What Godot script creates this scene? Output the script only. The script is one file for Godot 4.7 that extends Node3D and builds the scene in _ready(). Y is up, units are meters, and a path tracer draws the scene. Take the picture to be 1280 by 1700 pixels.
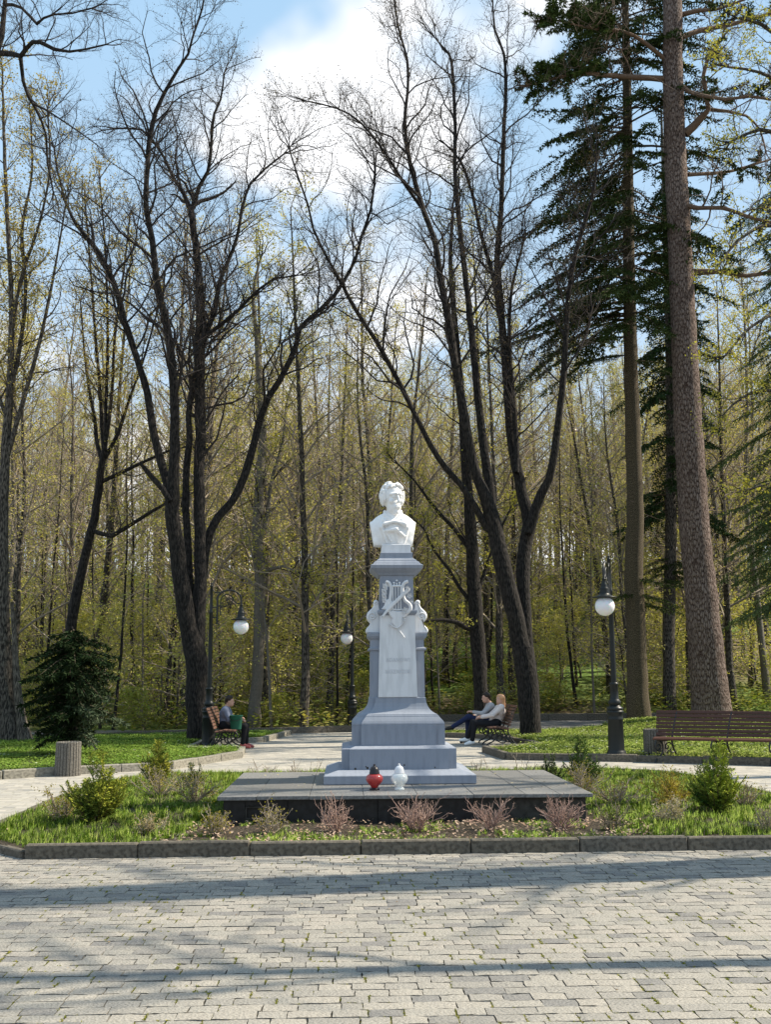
extends Node3D

const F := 1700.0            # focal length of the photograph, in its own pixels
const EYE := Vector3(0, 1.65, 0)
const SUN := Vector3(0.688, 0.719, -0.092)
var R := RandomNumberGenerator.new()
var look: Basis
var taken := {}
var M := {}

# ---------------------------------------------------------------- mesh builder
class MB:
	var v := PackedVector3Array()
	var n := PackedVector3Array()
	var u := PackedVector2Array()
	var c := PackedColorArray()
	var i := PackedInt32Array()

	func vert(p: Vector3, nn: Vector3, uv := Vector2.ZERO, col := Color.WHITE) -> int:
		v.append(p)
		n.append(nn)
		u.append(uv)
		c.append(col)
		return v.size() - 1

	func tri(a: Vector3, b: Vector3, d: Vector3, col := Color.WHITE) -> void:
		var nn := (d - a).cross(b - a).normalized()
		var s := v.size()
		vert(a, nn, Vector2(a.x + a.z, a.y), col)
		vert(b, nn, Vector2(b.x + b.z, b.y), col)
		vert(d, nn, Vector2(d.x + d.z, d.y), col)
		i.append_array(PackedInt32Array([s, s + 1, s + 2]))

	# a flat quad whose face looks along out
	func quad(a: Vector3, b: Vector3, d: Vector3, e: Vector3, out: Vector3, col := Color.WHITE) -> void:
		var nn := (d - a).cross(b - a)
		if nn.length_squared() < 1e-14:
			nn = (e - a).cross(d - a)
		nn = nn.normalized()
		var s := v.size()
		var flip := nn.dot(out) < 0.0
		if flip:
			nn = -nn
		for p in [a, b, d, e]:
			vert(p, nn, Vector2(p.x + p.z, p.y), col)
		i.append_array(PackedInt32Array([s, s + 2, s + 1, s, s + 3, s + 2] if flip else [s, s + 1, s + 2, s, s + 2, s + 3]))

	func box(lo: Vector3, hi: Vector3, bev := 0.0, col := Color.WHITE) -> void:
		hull(Transform3D(Basis(), (lo + hi) / 2), (hi - lo) / 2, bev, col)

	# a box with chamfered edges
	func hull(t: Transform3D, h: Vector3, bev := 0.0, col := Color.WHITE) -> void:
		var b := minf(bev, minf(h.x, minf(h.y, h.z)) * 0.9)
		for ax in 3:
			var a1 := (ax + 1) % 3
			var a2 := (ax + 2) % 3
			for s in [-1.0, 1.0]:
				var ps := []
				for q in [[-1, -1], [1, -1], [1, 1], [-1, 1]]:
					var p := Vector3.ZERO
					p[ax] = h[ax] * s
					p[a1] = (h[a1] - b) * q[0]
					p[a2] = (h[a2] - b) * q[1]
					ps.append(t * p)
				var o := Vector3.ZERO
				o[ax] = s
				quad(ps[0], ps[1], ps[2], ps[3], t.basis * o, col)
		if b <= 0.0:
			return
		for ax in 3:
			var a1 := (ax + 1) % 3
			var a2 := (ax + 2) % 3
			for s1 in [-1.0, 1.0]:
				for s2 in [-1.0, 1.0]:
					var ps := []
					for q in [[-1, 0], [1, 0], [1, 1], [-1, 1]]:
						var p := Vector3.ZERO
						p[ax] = (h[ax] - b) * q[0]
						p[a1] = (h[a1] - (b if q[1] == 1 else 0.0)) * s1
						p[a2] = (h[a2] - (0.0 if q[1] == 1 else b)) * s2
						ps.append(t * p)
					var o := Vector3.ZERO
					o[a1] = s1
					o[a2] = s2
					quad(ps[0], ps[1], ps[2], ps[3], t.basis * o, col)
		for sx in [-1.0, 1.0]:
			for sy in [-1.0, 1.0]:
				for sz in [-1.0, 1.0]:
					var k := Vector3(sx, sy, sz)
					var a: Vector3 = t * (k * Vector3(h.x, h.y - b, h.z - b))
					var d: Vector3 = t * (k * Vector3(h.x - b, h.y, h.z - b))
					var e: Vector3 = t * (k * Vector3(h.x - b, h.y - b, h.z))
					if (e - a).cross(d - a).dot(t.basis * k) < 0.0:
						tri(a, e, d, col)
					else:
						tri(a, d, e, col)

	func tube(pts: PackedVector3Array, rad: PackedFloat32Array, sides: int, col := Color.WHITE, col2 := Color(-1, 0, 0), cap := false) -> void:
		var cnt := pts.size()
		if cnt < 2:
			return
		var t := (pts[1] - pts[0]).normalized()
		var x := t.cross(Vector3.UP if absf(t.y) < 0.9 else Vector3.RIGHT).normalized()
		var s := v.size()
		var along := 0.0
		for k in cnt:
			if k > 0:
				along += pts[k].distance_to(pts[k - 1])
			var nt := t
			if k > 0 and k < cnt - 1:
				nt = (pts[k + 1] - pts[k - 1]).normalized()
			elif k == cnt - 1:
				nt = (pts[k] - pts[k - 1]).normalized()
			t = nt
			x = (x - t * x.dot(t)).normalized()
			var y := t.cross(x)
			var cc := col if col2.r < 0.0 else col.lerp(col2, float(k) / (cnt - 1))
			for j in sides + 1:
				var a := TAU * j / sides
				var d := x * cos(a) + y * sin(a)
				v.append(pts[k] + d * rad[k])
				n.append(d)
				u.append(Vector2(float(j) / sides * maxf(1.0, roundf(rad[0] * 6.0)), along))
				c.append(cc)
		var w := sides + 1
		for k in cnt - 1:
			for j in sides:
				var a := s + k * w + j
				i.append(a); i.append(a + w); i.append(a + 1)
				i.append(a + 1); i.append(a + w); i.append(a + w + 1)
		if cap:
			for e in [0, cnt - 1]:
				var nn := (pts[0] - pts[1]).normalized() if e == 0 else t
				var m := vert(pts[e], nn, Vector2.ZERO, col)
				for j in sides:
					var a: int = s + e * w + j
					var p := v[a]
					var q := v[a + 1]
					var b0 := vert(p, nn, Vector2.ZERO, col)
					var b1 := vert(q, nn, Vector2.ZERO, col)
					if e == 0:
						i.append(m); i.append(b0); i.append(b1)
					else:
						i.append(m); i.append(b1); i.append(b0)

	# a thin twig from a to b: three faces to a point
	func spike(a: Vector3, b: Vector3, r: float, col: Color) -> void:
		var t := (b - a).normalized()
		var x := t.cross(Vector3.UP if absf(t.y) < 0.9 else Vector3.RIGHT).normalized()
		var y := t.cross(x)
		var s := v.size()
		for k in 3:
			var an := TAU * k / 3
			var d := x * cos(an) + y * sin(an)
			v.append(a + d * r); n.append(d); u.append(Vector2.ZERO); c.append(col)
		v.append(b); n.append(t); u.append(Vector2.ZERO); c.append(col)
		i.append(s); i.append(s + 3); i.append(s + 1)
		i.append(s + 1); i.append(s + 3); i.append(s + 2)
		i.append(s + 2); i.append(s + 3); i.append(s)

	# a round body turned about y; prof holds (radius, height) from the bottom up
	func lathe(at: Vector3, prof: PackedVector2Array, seg: int, col := Color.WHITE, ribs := 0, depth := 0.0, twist := 0.0, sharp := 0.7) -> void:
		for k in prof.size() - 1:
			var p := prof[k]
			var q := prof[k + 1]
			var here := Vector2(q.y - p.y, p.x - q.x).normalized()
			var n0 := here
			var n1 := here
			if k > 0:
				var o := Vector2(p.y - prof[k - 1].y, prof[k - 1].x - p.x).normalized()
				if o.dot(here) > sharp:
					n0 = (o + here).normalized()
			if k < prof.size() - 2:
				var o := Vector2(prof[k + 2].y - q.y, q.x - prof[k + 2].x).normalized()
				if o.dot(here) > sharp:
					n1 = (o + here).normalized()
			var s := v.size()
			for j in seg + 1:
				var a := TAU * j / seg
				var f0 := 1.0
				var f1 := 1.0
				if ribs > 0:
					f0 = 1.0 - depth * (0.5 + 0.5 * cos(a * ribs + twist * p.y))
					f1 = 1.0 - depth * (0.5 + 0.5 * cos(a * ribs + twist * q.y))
				var d := Vector3(cos(a), 0, sin(a))
				vert(at + d * p.x * f0 + Vector3(0, p.y, 0), d * n0.x + Vector3(0, n0.y, 0), Vector2(float(j) / seg, p.y), col)
				vert(at + d * q.x * f1 + Vector3(0, q.y, 0), d * n1.x + Vector3(0, n1.y, 0), Vector2(float(j) / seg, q.y), col)
			for j in seg:
				var a := s + j * 2
				i.append(a); i.append(a + 2); i.append(a + 1)
				i.append(a + 1); i.append(a + 2); i.append(a + 3)

	# a stack of rectangles: rows are [height, half width, half depth]
	func stack(at: Vector3, rows: Array, col := Color.WHITE) -> void:
		for k in rows.size() - 1:
			var p: Array = rows[k]
			var q: Array = rows[k + 1]
			for s in 4:
				var sx := [1, 1, -1, -1]
				var sz := [1, -1, -1, 1]
				var s2: int = (s + 1) % 4
				var a := at + Vector3(p[1] * sx[s], p[0], p[2] * sz[s])
				var b := at + Vector3(p[1] * sx[s2], p[0], p[2] * sz[s2])
				var d := at + Vector3(q[1] * sx[s2], q[0], q[2] * sz[s2])
				var e := at + Vector3(q[1] * sx[s], q[0], q[2] * sz[s])
				var out: Vector3 = [Vector3(1, 0, 0), Vector3(0, 0, -1), Vector3(-1, 0, 0), Vector3(0, 0, 1)][s]
				out.y = 1.5 if q[1] < p[1] and absf(q[0] - p[0]) < 0.4 * absf(p[1] - q[1]) else (-1.5 if q[1] > p[1] and absf(q[0] - p[0]) < 0.4 * absf(p[1] - q[1]) else 0.0)
				quad(a, b, d, e, out, col)
		var f: Array = rows[0]
		var l: Array = rows[-1]
		for w in [[f, -1.0], [l, 1.0]]:
			var r: Array = w[0]
			quad(at + Vector3(r[1], r[0], r[2]), at + Vector3(r[1], r[0], -r[2]), at + Vector3(-r[1], r[0], -r[2]), at + Vector3(-r[1], r[0], r[2]), Vector3(0, w[1], 0), col)

	# an outline in x and y, drawn out along z, its front edge chamfered
	func slab(t: Transform3D, poly: PackedVector2Array, depth: float, bev := 0.0, col := Color.WHITE) -> void:
		var tris := Geometry2D.triangulate_polygon(poly)
		var inner := poly
		if bev > 0.0:
			var mid := Vector2.ZERO
			for p in poly:
				mid += p / poly.size()
			inner = PackedVector2Array()
			for k in poly.size():
				var a := poly[k - 1]
				var b := poly[(k + 1) % poly.size()]
				var nn := Vector2(b.y - a.y, a.x - b.x).normalized()
				if Geometry2D.is_point_in_polygon(poly[k] + nn * bev * 0.5, poly):
					inner.append(poly[k] + nn * bev)
				else:
					inner.append(poly[k] - nn * bev)
		for k in range(0, tris.size(), 3):
			for w in [[inner, depth, Vector3(0, 0, 1)], [poly, 0.0, Vector3(0, 0, -1)]]:
				var ps := []
				for e in 3:
					var q: Vector2 = w[0][tris[k + e]]
					ps.append(t * Vector3(q.x, q.y, w[1]))
				var out: Vector3 = t.basis * (w[2] as Vector3)
				if (ps[2] - ps[0]).cross(ps[1] - ps[0]).dot(out) > 0.0:
					tri(ps[0], ps[1], ps[2], col)
				else:
					tri(ps[0], ps[2], ps[1], col)
		for k in poly.size():
			var a := poly[k]
			var b := poly[(k + 1) % poly.size()]
			var o2 := Vector2(b.y - a.y, a.x - b.x)
			if Geometry2D.is_point_in_polygon((a + b) / 2 + o2.normalized() * 0.0005, poly):
				o2 = -o2
			var out := t.basis * Vector3(o2.x, o2.y, 0)
			quad(t * Vector3(a.x, a.y, 0), t * Vector3(b.x, b.y, 0), t * Vector3(b.x, b.y, depth - bev), t * Vector3(a.x, a.y, depth - bev), out, col)
			if bev > 0.0:
				var c0 := inner[k]
				var c1 := inner[(k + 1) % poly.size()]
				quad(t * Vector3(a.x, a.y, depth - bev), t * Vector3(b.x, b.y, depth - bev), t * Vector3(c1.x, c1.y, depth), t * Vector3(c0.x, c0.y, depth), out.normalized() + t.basis.z.normalized(), col)

	func ball(at: Vector3, r: Vector3, seg := 10, col := Color.WHITE) -> void:
		var s := v.size()
		var rings := int(seg / 2.0) + 1
		for k in rings + 1:
			var b := PI * k / rings
			for j in seg + 1:
				var a := TAU * j / seg
				var d := Vector3(cos(a) * sin(b), -cos(b), sin(a) * sin(b))
				vert(at + d * r, (d / r).normalized(), Vector2(float(j) / seg, float(k) / rings), col)
		for k in rings:
			for j in seg:
				var a := s + k * (seg + 1) + j
				var w := seg + 1
				i.append(a); i.append(a + 1); i.append(a + w)
				i.append(a + 1); i.append(a + w + 1); i.append(a + w)

	# a diamond leaf of two faces
	func leaf(p: Vector3, along: Vector3, side: Vector3, col: Color) -> void:
		var nn := side.cross(along).normalized()
		if nn.y < 0.0:
			nn = -nn
		var s := v.size()
		for q in [p, p + along * 0.5 + side, p + along, p + along * 0.5 - side]:
			v.append(q); n.append(nn); u.append(Vector2.ZERO); c.append(col)
		if side.cross(along).y >= 0.0:
			i.append(s); i.append(s + 2); i.append(s + 1)
			i.append(s); i.append(s + 3); i.append(s + 2)
		else:
			i.append(s); i.append(s + 1); i.append(s + 2)
			i.append(s); i.append(s + 2); i.append(s + 3)

	func add(o: MB, t: Transform3D, tint := Color.WHITE) -> void:
		var s := v.size()
		var nb := t.basis.inverse().transposed()
		for k in o.v.size():
			v.append(t * o.v[k])
			n.append((nb * o.n[k]).normalized())
			c.append(o.c[k] * tint)
		u.append_array(o.u)
		for k in o.i:
			i.append(k + s)

	func mesh() -> ArrayMesh:
		var m := ArrayMesh.new()
		if i.is_empty():
			return m
		var a := []
		a.resize(Mesh.ARRAY_MAX)
		a[Mesh.ARRAY_VERTEX] = v
		a[Mesh.ARRAY_NORMAL] = n
		a[Mesh.ARRAY_TEX_UV] = u
		a[Mesh.ARRAY_COLOR] = c
		a[Mesh.ARRAY_INDEX] = i
		m.add_surface_from_arrays(Mesh.PRIMITIVE_TRIANGLES, a)
		return m

# ---------------------------------------------------------------- naming
func numbered(parent: Node, called: String) -> String:
	var key := "%d/%s" % [parent.get_instance_id(), called]
	var k: int = taken.get(key, 0)
	taken[key] = k + 1
	return called if k == 0 else "%s_%03d" % [called, k]

func tag(o: Node, label: String, category: String, group := "") -> Node:
	o.set_meta("label", label)
	o.set_meta("category", category)
	if group:
		o.set_meta("group", group)
	return o

func thing(called: String, label: String, category: String, at := Vector3.ZERO, turn := 0.0, group := "") -> Node3D:
	var o := Node3D.new()
	o.name = numbered(self, called)
	add_child(o, true)
	o.position = at
	o.rotation.y = turn
	tag(o, label, category, group)
	return o

func part(parent: Node, called: String, shape: Variant, m: Material, kind := "") -> MeshInstance3D:
	var o := MeshInstance3D.new()
	o.name = numbered(parent, called)
	o.mesh = shape.mesh() if shape is MB else shape
	o.material_override = m
	parent.add_child(o, true)
	if kind:
		o.set_meta("kind", kind)
	return o

func struct(called: String, shape: Variant, m: Material) -> MeshInstance3D:
	return part(self, called, shape, m, "structure")

func ground(called: String) -> Node3D:
	var o := Node3D.new()
	o.name = numbered(self, called)
	add_child(o, true)
	o.set_meta("kind", "structure")
	return o

func twin(o: Node3D, called: String, label: String, at: Vector3, turn: float, size := 1.0, group := "") -> Node3D:
	var d: Node3D = o.duplicate()
	d.name = numbered(self, called)
	add_child(d, true)
	d.position = at
	d.rotation.y = turn
	d.scale = Vector3.ONE * size
	d.set_meta("label", label)
	if group:
		d.set_meta("group", group)
	return d

# ---------------------------------------------------------------- materials
func noise(kind: int, freq: float, octaves: int, sd: int) -> FastNoiseLite:
	var f := FastNoiseLite.new()
	f.noise_type = kind
	f.frequency = freq
	f.fractal_octaves = octaves
	f.seed = sd
	return f

func tex(f: FastNoiseLite, ramp: Array, size := 512) -> NoiseTexture2D:
	var t := NoiseTexture2D.new()
	t.width = size
	t.height = size
	t.seamless = true
	t.noise = f
	var g := Gradient.new()
	var offs := PackedFloat32Array()
	var cols := PackedColorArray()
	for k in ramp:
		offs.append(k[0])
		cols.append(Color(k[1], k[1], k[1]) if k.size() == 2 else Color(k[1], k[2], k[3]))
	g.offsets = offs
	g.colors = cols
	t.color_ramp = g
	return t

func lin(r: float, g: float, b: float) -> Color:
	return Color(r, g, b).linear_to_srgb()

func mat(col: Color, rough := 0.9, map: Texture2D = null, scale := Vector3.ONE, height: Texture2D = null, cm := 0.0) -> StandardMaterial3D:
	var m := StandardMaterial3D.new()
	m.albedo_color = col
	m.roughness = rough
	m.vertex_color_use_as_albedo = true
	m.metallic_specular = 0.4
	if map:
		m.albedo_texture = map
	if map or height:
		m.uv1_triplanar = true
		m.uv1_world_triplanar = true
		m.uv1_scale = scale
	if height:
		m.heightmap_enabled = true
		m.heightmap_texture = height
		m.heightmap_scale = cm
	return m

func leafy(col: Color, back: Color) -> StandardMaterial3D:
	var m := mat(col, 0.75)
	m.metallic_specular = 0.2
	m.backlight_enabled = true
	m.backlight = back
	m.cull_mode = BaseMaterial3D.CULL_DISABLED
	return m

func make_materials() -> void:
	var fine := tex(noise(FastNoiseLite.TYPE_SIMPLEX_SMOOTH, 0.03, 5, 3), [[0.0, 0.70], [0.5, 0.88], [1.0, 1.0]])
	var grain := tex(noise(FastNoiseLite.TYPE_SIMPLEX_SMOOTH, 0.06, 5, 5), [[0.0, 0.52], [0.38, 0.82], [0.62, 1.0], [1.0, 1.0]])
	var rock := tex(noise(FastNoiseLite.TYPE_SIMPLEX_SMOOTH, 0.035, 5, 9), [[0.0, 0.0], [1.0, 1.0]])
	var dirt := tex(noise(FastNoiseLite.TYPE_SIMPLEX, 0.02, 6, 21), [[0.0, 0.6], [0.5, 0.85], [1.0, 1.0]])
	var stain := tex(noise(FastNoiseLite.TYPE_SIMPLEX_SMOOTH, 0.008, 5, 31), [[0.0, 0.93], [0.40, 0.975], [0.56, 1.0], [1.0, 1.0]])
	var cell := noise(FastNoiseLite.TYPE_CELLULAR, 0.028, 3, 13)
	cell.cellular_return_type = FastNoiseLite.RETURN_DISTANCE2_SUB
	cell.domain_warp_enabled = true
	cell.domain_warp_amplitude = 18.0
	cell.domain_warp_frequency = 0.02
	var plates := tex(cell, [[0.0, 0.22, 0.16, 0.13], [0.14, 0.55, 0.47, 0.43], [0.35, 0.9, 0.85, 0.82], [1.0, 1.0, 1.0, 1.0]])
	var plates_h := tex(cell, [[0.0, 0.0], [0.3, 0.8], [1.0, 1.0]])
	var bark := tex(noise(FastNoiseLite.TYPE_SIMPLEX, 0.03, 5, 17), [[0.0, 0.2], [0.42, 0.5], [0.62, 1.0], [1.0, 1.0]])
	var bark_h := tex(noise(FastNoiseLite.TYPE_SIMPLEX, 0.03, 5, 17), [[0.0, 0.0], [1.0, 1.0]])
	var wood := tex(noise(FastNoiseLite.TYPE_SIMPLEX_SMOOTH, 0.03, 5, 23), [[0.0, 0.55], [0.5, 0.85], [1.0, 1.0]])

	M.paver = mat(Color.WHITE, 0.85, grain, Vector3(1.7, 2.6, 5.0), rock, 0.5)
	M.pavers = []
	for k in [lin(0.345, 0.325, 0.285), lin(0.295, 0.28, 0.25), lin(0.225, 0.218, 0.205), lin(0.365, 0.34, 0.295), lin(0.32, 0.302, 0.268), lin(0.258, 0.247, 0.225)]:
		M.pavers.append(mat(k, 0.85, grain, Vector3(1.7, 2.6, 5.0), rock, 0.5))
	M.joint = mat(lin(0.10, 0.095, 0.055), 1.0, dirt, Vector3.ONE * 2.0)
	M.kerb = mat(lin(0.34, 0.32, 0.27), 0.95, dirt, Vector3.ONE * 1.4, rock, 0.5)
	M.kerb_old = mat(lin(0.175, 0.155, 0.125), 0.95, dirt, Vector3.ONE * 1.4, rock, 0.6)
	M.soil = mat(lin(0.075, 0.058, 0.038), 1.0, dirt, Vector3.ONE * 1.3, rock, 3.0)
	M.litter = mat(lin(0.12, 0.095, 0.055), 1.0, dirt, Vector3.ONE * 0.5, rock, 4.0)
	M.hill = mat(lin(0.085, 0.11, 0.035), 1.0, dirt, Vector3.ONE * 0.12, rock, 4.0)
	M.asphalt = mat(lin(0.13, 0.13, 0.13), 0.9, grain, Vector3.ONE)
	M.granite = mat(lin(0.23, 0.228, 0.222), 0.42, fine, Vector3.ONE * 1.5)
	M.granite_b = mat(lin(0.265, 0.262, 0.255), 0.45, fine, Vector3.ONE * 1.5)
	M.black = mat(lin(0.022, 0.023, 0.026), 0.4, dirt, Vector3.ONE * 0.8)
	M.black_dusty = mat(lin(0.055, 0.053, 0.048), 0.6, dirt, Vector3.ONE * 0.8)
	M.blue = mat(lin(0.245, 0.272, 0.325), 0.62, stain, Vector3(2.6, 0.45, 2.6), rock, 0.12)
	M.white = mat(lin(0.66, 0.67, 0.69), 0.6, stain, Vector3(2.6, 0.45, 2.6), rock, 0.12)
	M.bust = mat(lin(0.80, 0.80, 0.80), 0.55, stain, Vector3.ONE * 1.7, rock, 0.15)
	M.faint = mat(lin(0.50, 0.515, 0.55), 0.7)
	M.iron = mat(lin(0.012, 0.014, 0.015), 0.45)
	M.iron.metallic_specular = 0.5
	M.lamp_green = mat(lin(0.009, 0.012, 0.012), 0.42)
	M.opal = mat(lin(0.82, 0.82, 0.84), 0.18)
	M.opal.subsurf_scatter_enabled = true
	M.opal.subsurf_scatter_strength = 0.3
	M.bench = mat(lin(0.115, 0.048, 0.032), 0.5, wood, Vector3(1.0, 9.0, 9.0))
	M.bench_worn = mat(lin(0.20, 0.105, 0.072), 0.55, wood, Vector3(9.0, 9.0, 1.0))
	M.concrete = mat(lin(0.21, 0.195, 0.17), 0.95, dirt, Vector3.ONE * 2.2, rock, 0.5)
	M.bark_dark = mat(lin(0.034, 0.029, 0.026), 0.95, bark, Vector3(1.3, 0.30, 1.3), bark_h, 2.5)
	M.bark_mid = mat(lin(0.125, 0.11, 0.092), 0.95, bark, Vector3(1.3, 0.30, 1.3), bark_h, 2.0)
	M.bark_pale = mat(lin(0.20, 0.18, 0.15), 0.95, fine, Vector3(2.2, 0.5, 2.2), bark_h, 1.5)
	M.bark_split = mat(lin(0.19, 0.165, 0.135), 0.95, bark, Vector3(2.5, 0.25, 2.5), bark_h, 2.0)
	M.bark_spruce = mat(lin(0.17, 0.135, 0.085), 0.95, bark, Vector3(2.2, 1.6, 2.2), bark_h, 2.5)
	M.bark_pine = mat(lin(0.245, 0.208, 0.19), 0.95, plates, Vector3(1.25, 0.36, 1.25), plates_h, 6.0)
	M.pine_limb = mat(lin(0.27, 0.18, 0.125), 0.9, bark, Vector3(4, 4, 4))
	M.twig = mat(Color.WHITE, 0.95)
	M.spring = leafy(Color.WHITE, Color(0.9, 0.9, 0.6))
	M.needle = mat(Color.WHITE, 0.9)
	M.needle.metallic_specular = 0.15
	M.needle.cull_mode = BaseMaterial3D.CULL_DISABLED
	M.grass = leafy(Color.WHITE, Color(0.6, 0.7, 0.4))
	M.skin = mat(lin(0.50, 0.29, 0.21), 0.55)
	M.hair_dark = mat(lin(0.022, 0.014, 0.010), 0.5)
	M.hair_fair = mat(lin(0.52, 0.28, 0.15), 0.45)
	M.jacket_grey = mat(lin(0.16, 0.18, 0.25), 0.9)
	M.shirt = mat(lin(0.55, 0.58, 0.66), 0.9)
	M.trousers = mat(lin(0.010, 0.010, 0.013), 0.9)
	M.jeans = mat(lin(0.014, 0.022, 0.065), 0.9)
	M.cream = mat(lin(0.66, 0.58, 0.55), 0.9)
	M.grey_top = mat(lin(0.38, 0.37, 0.38), 0.9)
	M.trainer = mat(lin(0.80, 0.80, 0.80), 0.6)
	M.red_shoe = mat(lin(0.42, 0.10, 0.09), 0.6)
	M.black_shoe = mat(lin(0.012, 0.011, 0.011), 0.5)
	M.green_bag = mat(lin(0.012, 0.10, 0.062), 0.6)
	M.red_glass = mat(lin(0.36, 0.012, 0.010), 0.12)
	M.red_glass.clearcoat_enabled = true
	M.black_cap = mat(lin(0.02, 0.018, 0.022), 0.35)
	M.clear_glass = mat(Color(0.95, 0.97, 0.97, 0.55), 0.2)
	M.clear_glass.transparency = BaseMaterial3D.TRANSPARENCY_ALPHA
	M.wax = mat(lin(0.72, 0.71, 0.66), 0.6)
	M.tin = mat(lin(0.70, 0.70, 0.72), 0.4)
	M.thuja = leafy(Color.WHITE, Color(0.35, 0.4, 0.1))

# ---------------------------------------------------------------- where things stand
func spot(x: float, y: float, depth: float) -> Vector3:
	var d := look * Vector3(x - 640.0, 850.0 - y, -F)
	return EYE + d * (depth / -d.z)

func seen(p: Vector3) -> Vector2:
	var q := look.inverse() * (p - EYE)
	return Vector2(640.0 + F * q.x / -q.z, 850.0 - F * q.y / -q.z) if q.z < -0.1 else Vector2(-9999, -9999)

func land(x: float, z: float) -> float:
	var d := -z
	var h := 0.0
	if d > 40.0:
		h += 10.5 * smoothstep(38.0, 90.0, d + 0.08 * x)
	h += 0.35 * sin(x * 0.13 + 1.0) * sin(z * 0.11) * smoothstep(38.0, 60.0, d)
	return h

# ---------------------------------------------------------------- trees
func wild() -> Vector3:
	return Vector3(R.randfn(), R.randfn(), R.randfn())

func around(dir: Vector3, angle: float, az: float) -> Vector3:
	var x := dir.cross(Vector3.UP if absf(dir.y) < 0.95 else Vector3.RIGHT).normalized()
	var y := dir.cross(x)
	return (dir * cos(angle) + (x * cos(az) + y * sin(az)) * sin(angle)).normalized()

# one branch and what grows on it; cfg: seg, wob, trop, kids, ang, ratio, thin (arrays by level), bark colours, leaf settings
func grow(wood: MB, leaves: MB, p0: Vector3, dir0: Vector3, length: float, r0: float, lvl: int, cfg: Dictionary) -> void:
	var top: int = cfg.top
	var col: Color = cfg.col.lerp(cfg.tip, float(lvl) / maxf(top, 1))
	var segs: int = cfg.seg[lvl]
	var dir := dir0
	var p := p0
	if lvl == top and segs <= 1:
		var q: Vector3 = p + (dir + Vector3.UP * cfg.trop[lvl] + wild() * cfg.wob[lvl]).normalized() * length
		wood.spike(p, q, r0, col)
		put_leaves(leaves, PackedVector3Array([p, q]), cfg)
		return
	var pts := PackedVector3Array([p])
	var rad := PackedFloat32Array([r0])
	var wob: float = cfg.wob[lvl]
	var trop: float = cfg.trop[lvl]
	for k in segs:
		dir = (dir + wild() * wob + Vector3.UP * trop).normalized()
		p += dir * length / segs
		pts.append(p)
		rad.append(r0 * lerpf(1.0, cfg.thin[lvl], float(k + 1) / segs))
	wood.tube(pts, rad, cfg.sides[lvl], col)
	if lvl == top:
		put_leaves(leaves, pts, cfg)
		return
	var kids: int = cfg.kids[lvl]
	var from: float = cfg.from[lvl]
	var az := R.randf() * TAU
	for k in kids:
		var t := from + (1.0 - from) * (k + R.randf()) / kids
		var f := t * segs
		var a := mini(int(f), segs - 1)
		var q := pts[a].lerp(pts[a + 1], f - a)
		var d := (pts[a + 1] - pts[a]).normalized()
		az += 2.4 + R.randf_range(-0.5, 0.5)
		var nd := around(d, cfg.ang[lvl] + R.randf_range(-0.25, 0.25), az)
		var l: float = length * cfg.ratio[lvl] * (1.15 - 0.6 * t) * R.randf_range(0.7, 1.3)
		var r := minf(rad[a] * 0.62, maxf(l * cfg.slim, 0.003))
		grow(wood, leaves, q, nd, l, r, lvl + 1, cfg)

func put_leaves(leaves: MB, pts: PackedVector3Array, cfg: Dictionary) -> void:
	var count: int = cfg.leaves
	if count <= 0:
		return
	var size: float = cfg.leaf
	for k in count:
		var f := R.randf() * (pts.size() - 1)
		var a := mini(int(f), pts.size() - 2)
		var p := pts[a].lerp(pts[a + 1], f - a) + wild() * size * 0.8
		var along := Vector3(R.randfn(), R.randfn() * 0.6 - 0.15, R.randfn()).normalized() * size * R.randf_range(0.6, 1.3)
		var side := along.cross(wild()).normalized() * along.length() * 0.36
		var tone := R.randf()
		leaves.leaf(p, along, side, cfg.leaf_a.lerp(cfg.leaf_b, tone) * R.randf_range(0.8, 1.15))

func smooth_line(pts: PackedVector3Array, w: PackedFloat32Array, step: float) -> Array:
	var op := PackedVector3Array()
	var ow := PackedFloat32Array()
	for k in pts.size() - 1:
		var a := pts[maxi(k - 1, 0)]
		var b := pts[k]
		var d := pts[k + 1]
		var e := pts[mini(k + 2, pts.size() - 1)]
		var cnt := maxi(1, int(b.distance_to(d) / step))
		for j in cnt:
			var t := float(j) / cnt
			op.append(b.cubic_interpolate(d, a, e, t))
			ow.append(lerpf(w[k], w[k + 1], t))
	op.append(pts[-1])
	ow.append(w[-1])
	return [op, ow]

# a stem followed by eye on the photograph: rows are [x, y, width in pixels, depth]
func stem(wood: MB, rows: Array, col: Color, sides := 9, knots := 0.06) -> Array:
	var pts := PackedVector3Array()
	var w := PackedFloat32Array()
	for r in rows:
		pts.append(spot(r[0], r[1], r[3]))
		w.append(r[2] * 0.465 * r[3] / F)
	var s := smooth_line(pts, w, 0.35)
	var sp: PackedVector3Array = s[0]
	var sw: PackedFloat32Array = s[1]
	for k in sp.size():
		if k > 0:
			sp[k] += wild() * sw[k] * knots
		sw[k] *= R.randf_range(1.0 - knots, 1.0 + knots)
	wood.tube(sp, sw, sides, col)
	return [sp, sw]

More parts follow.
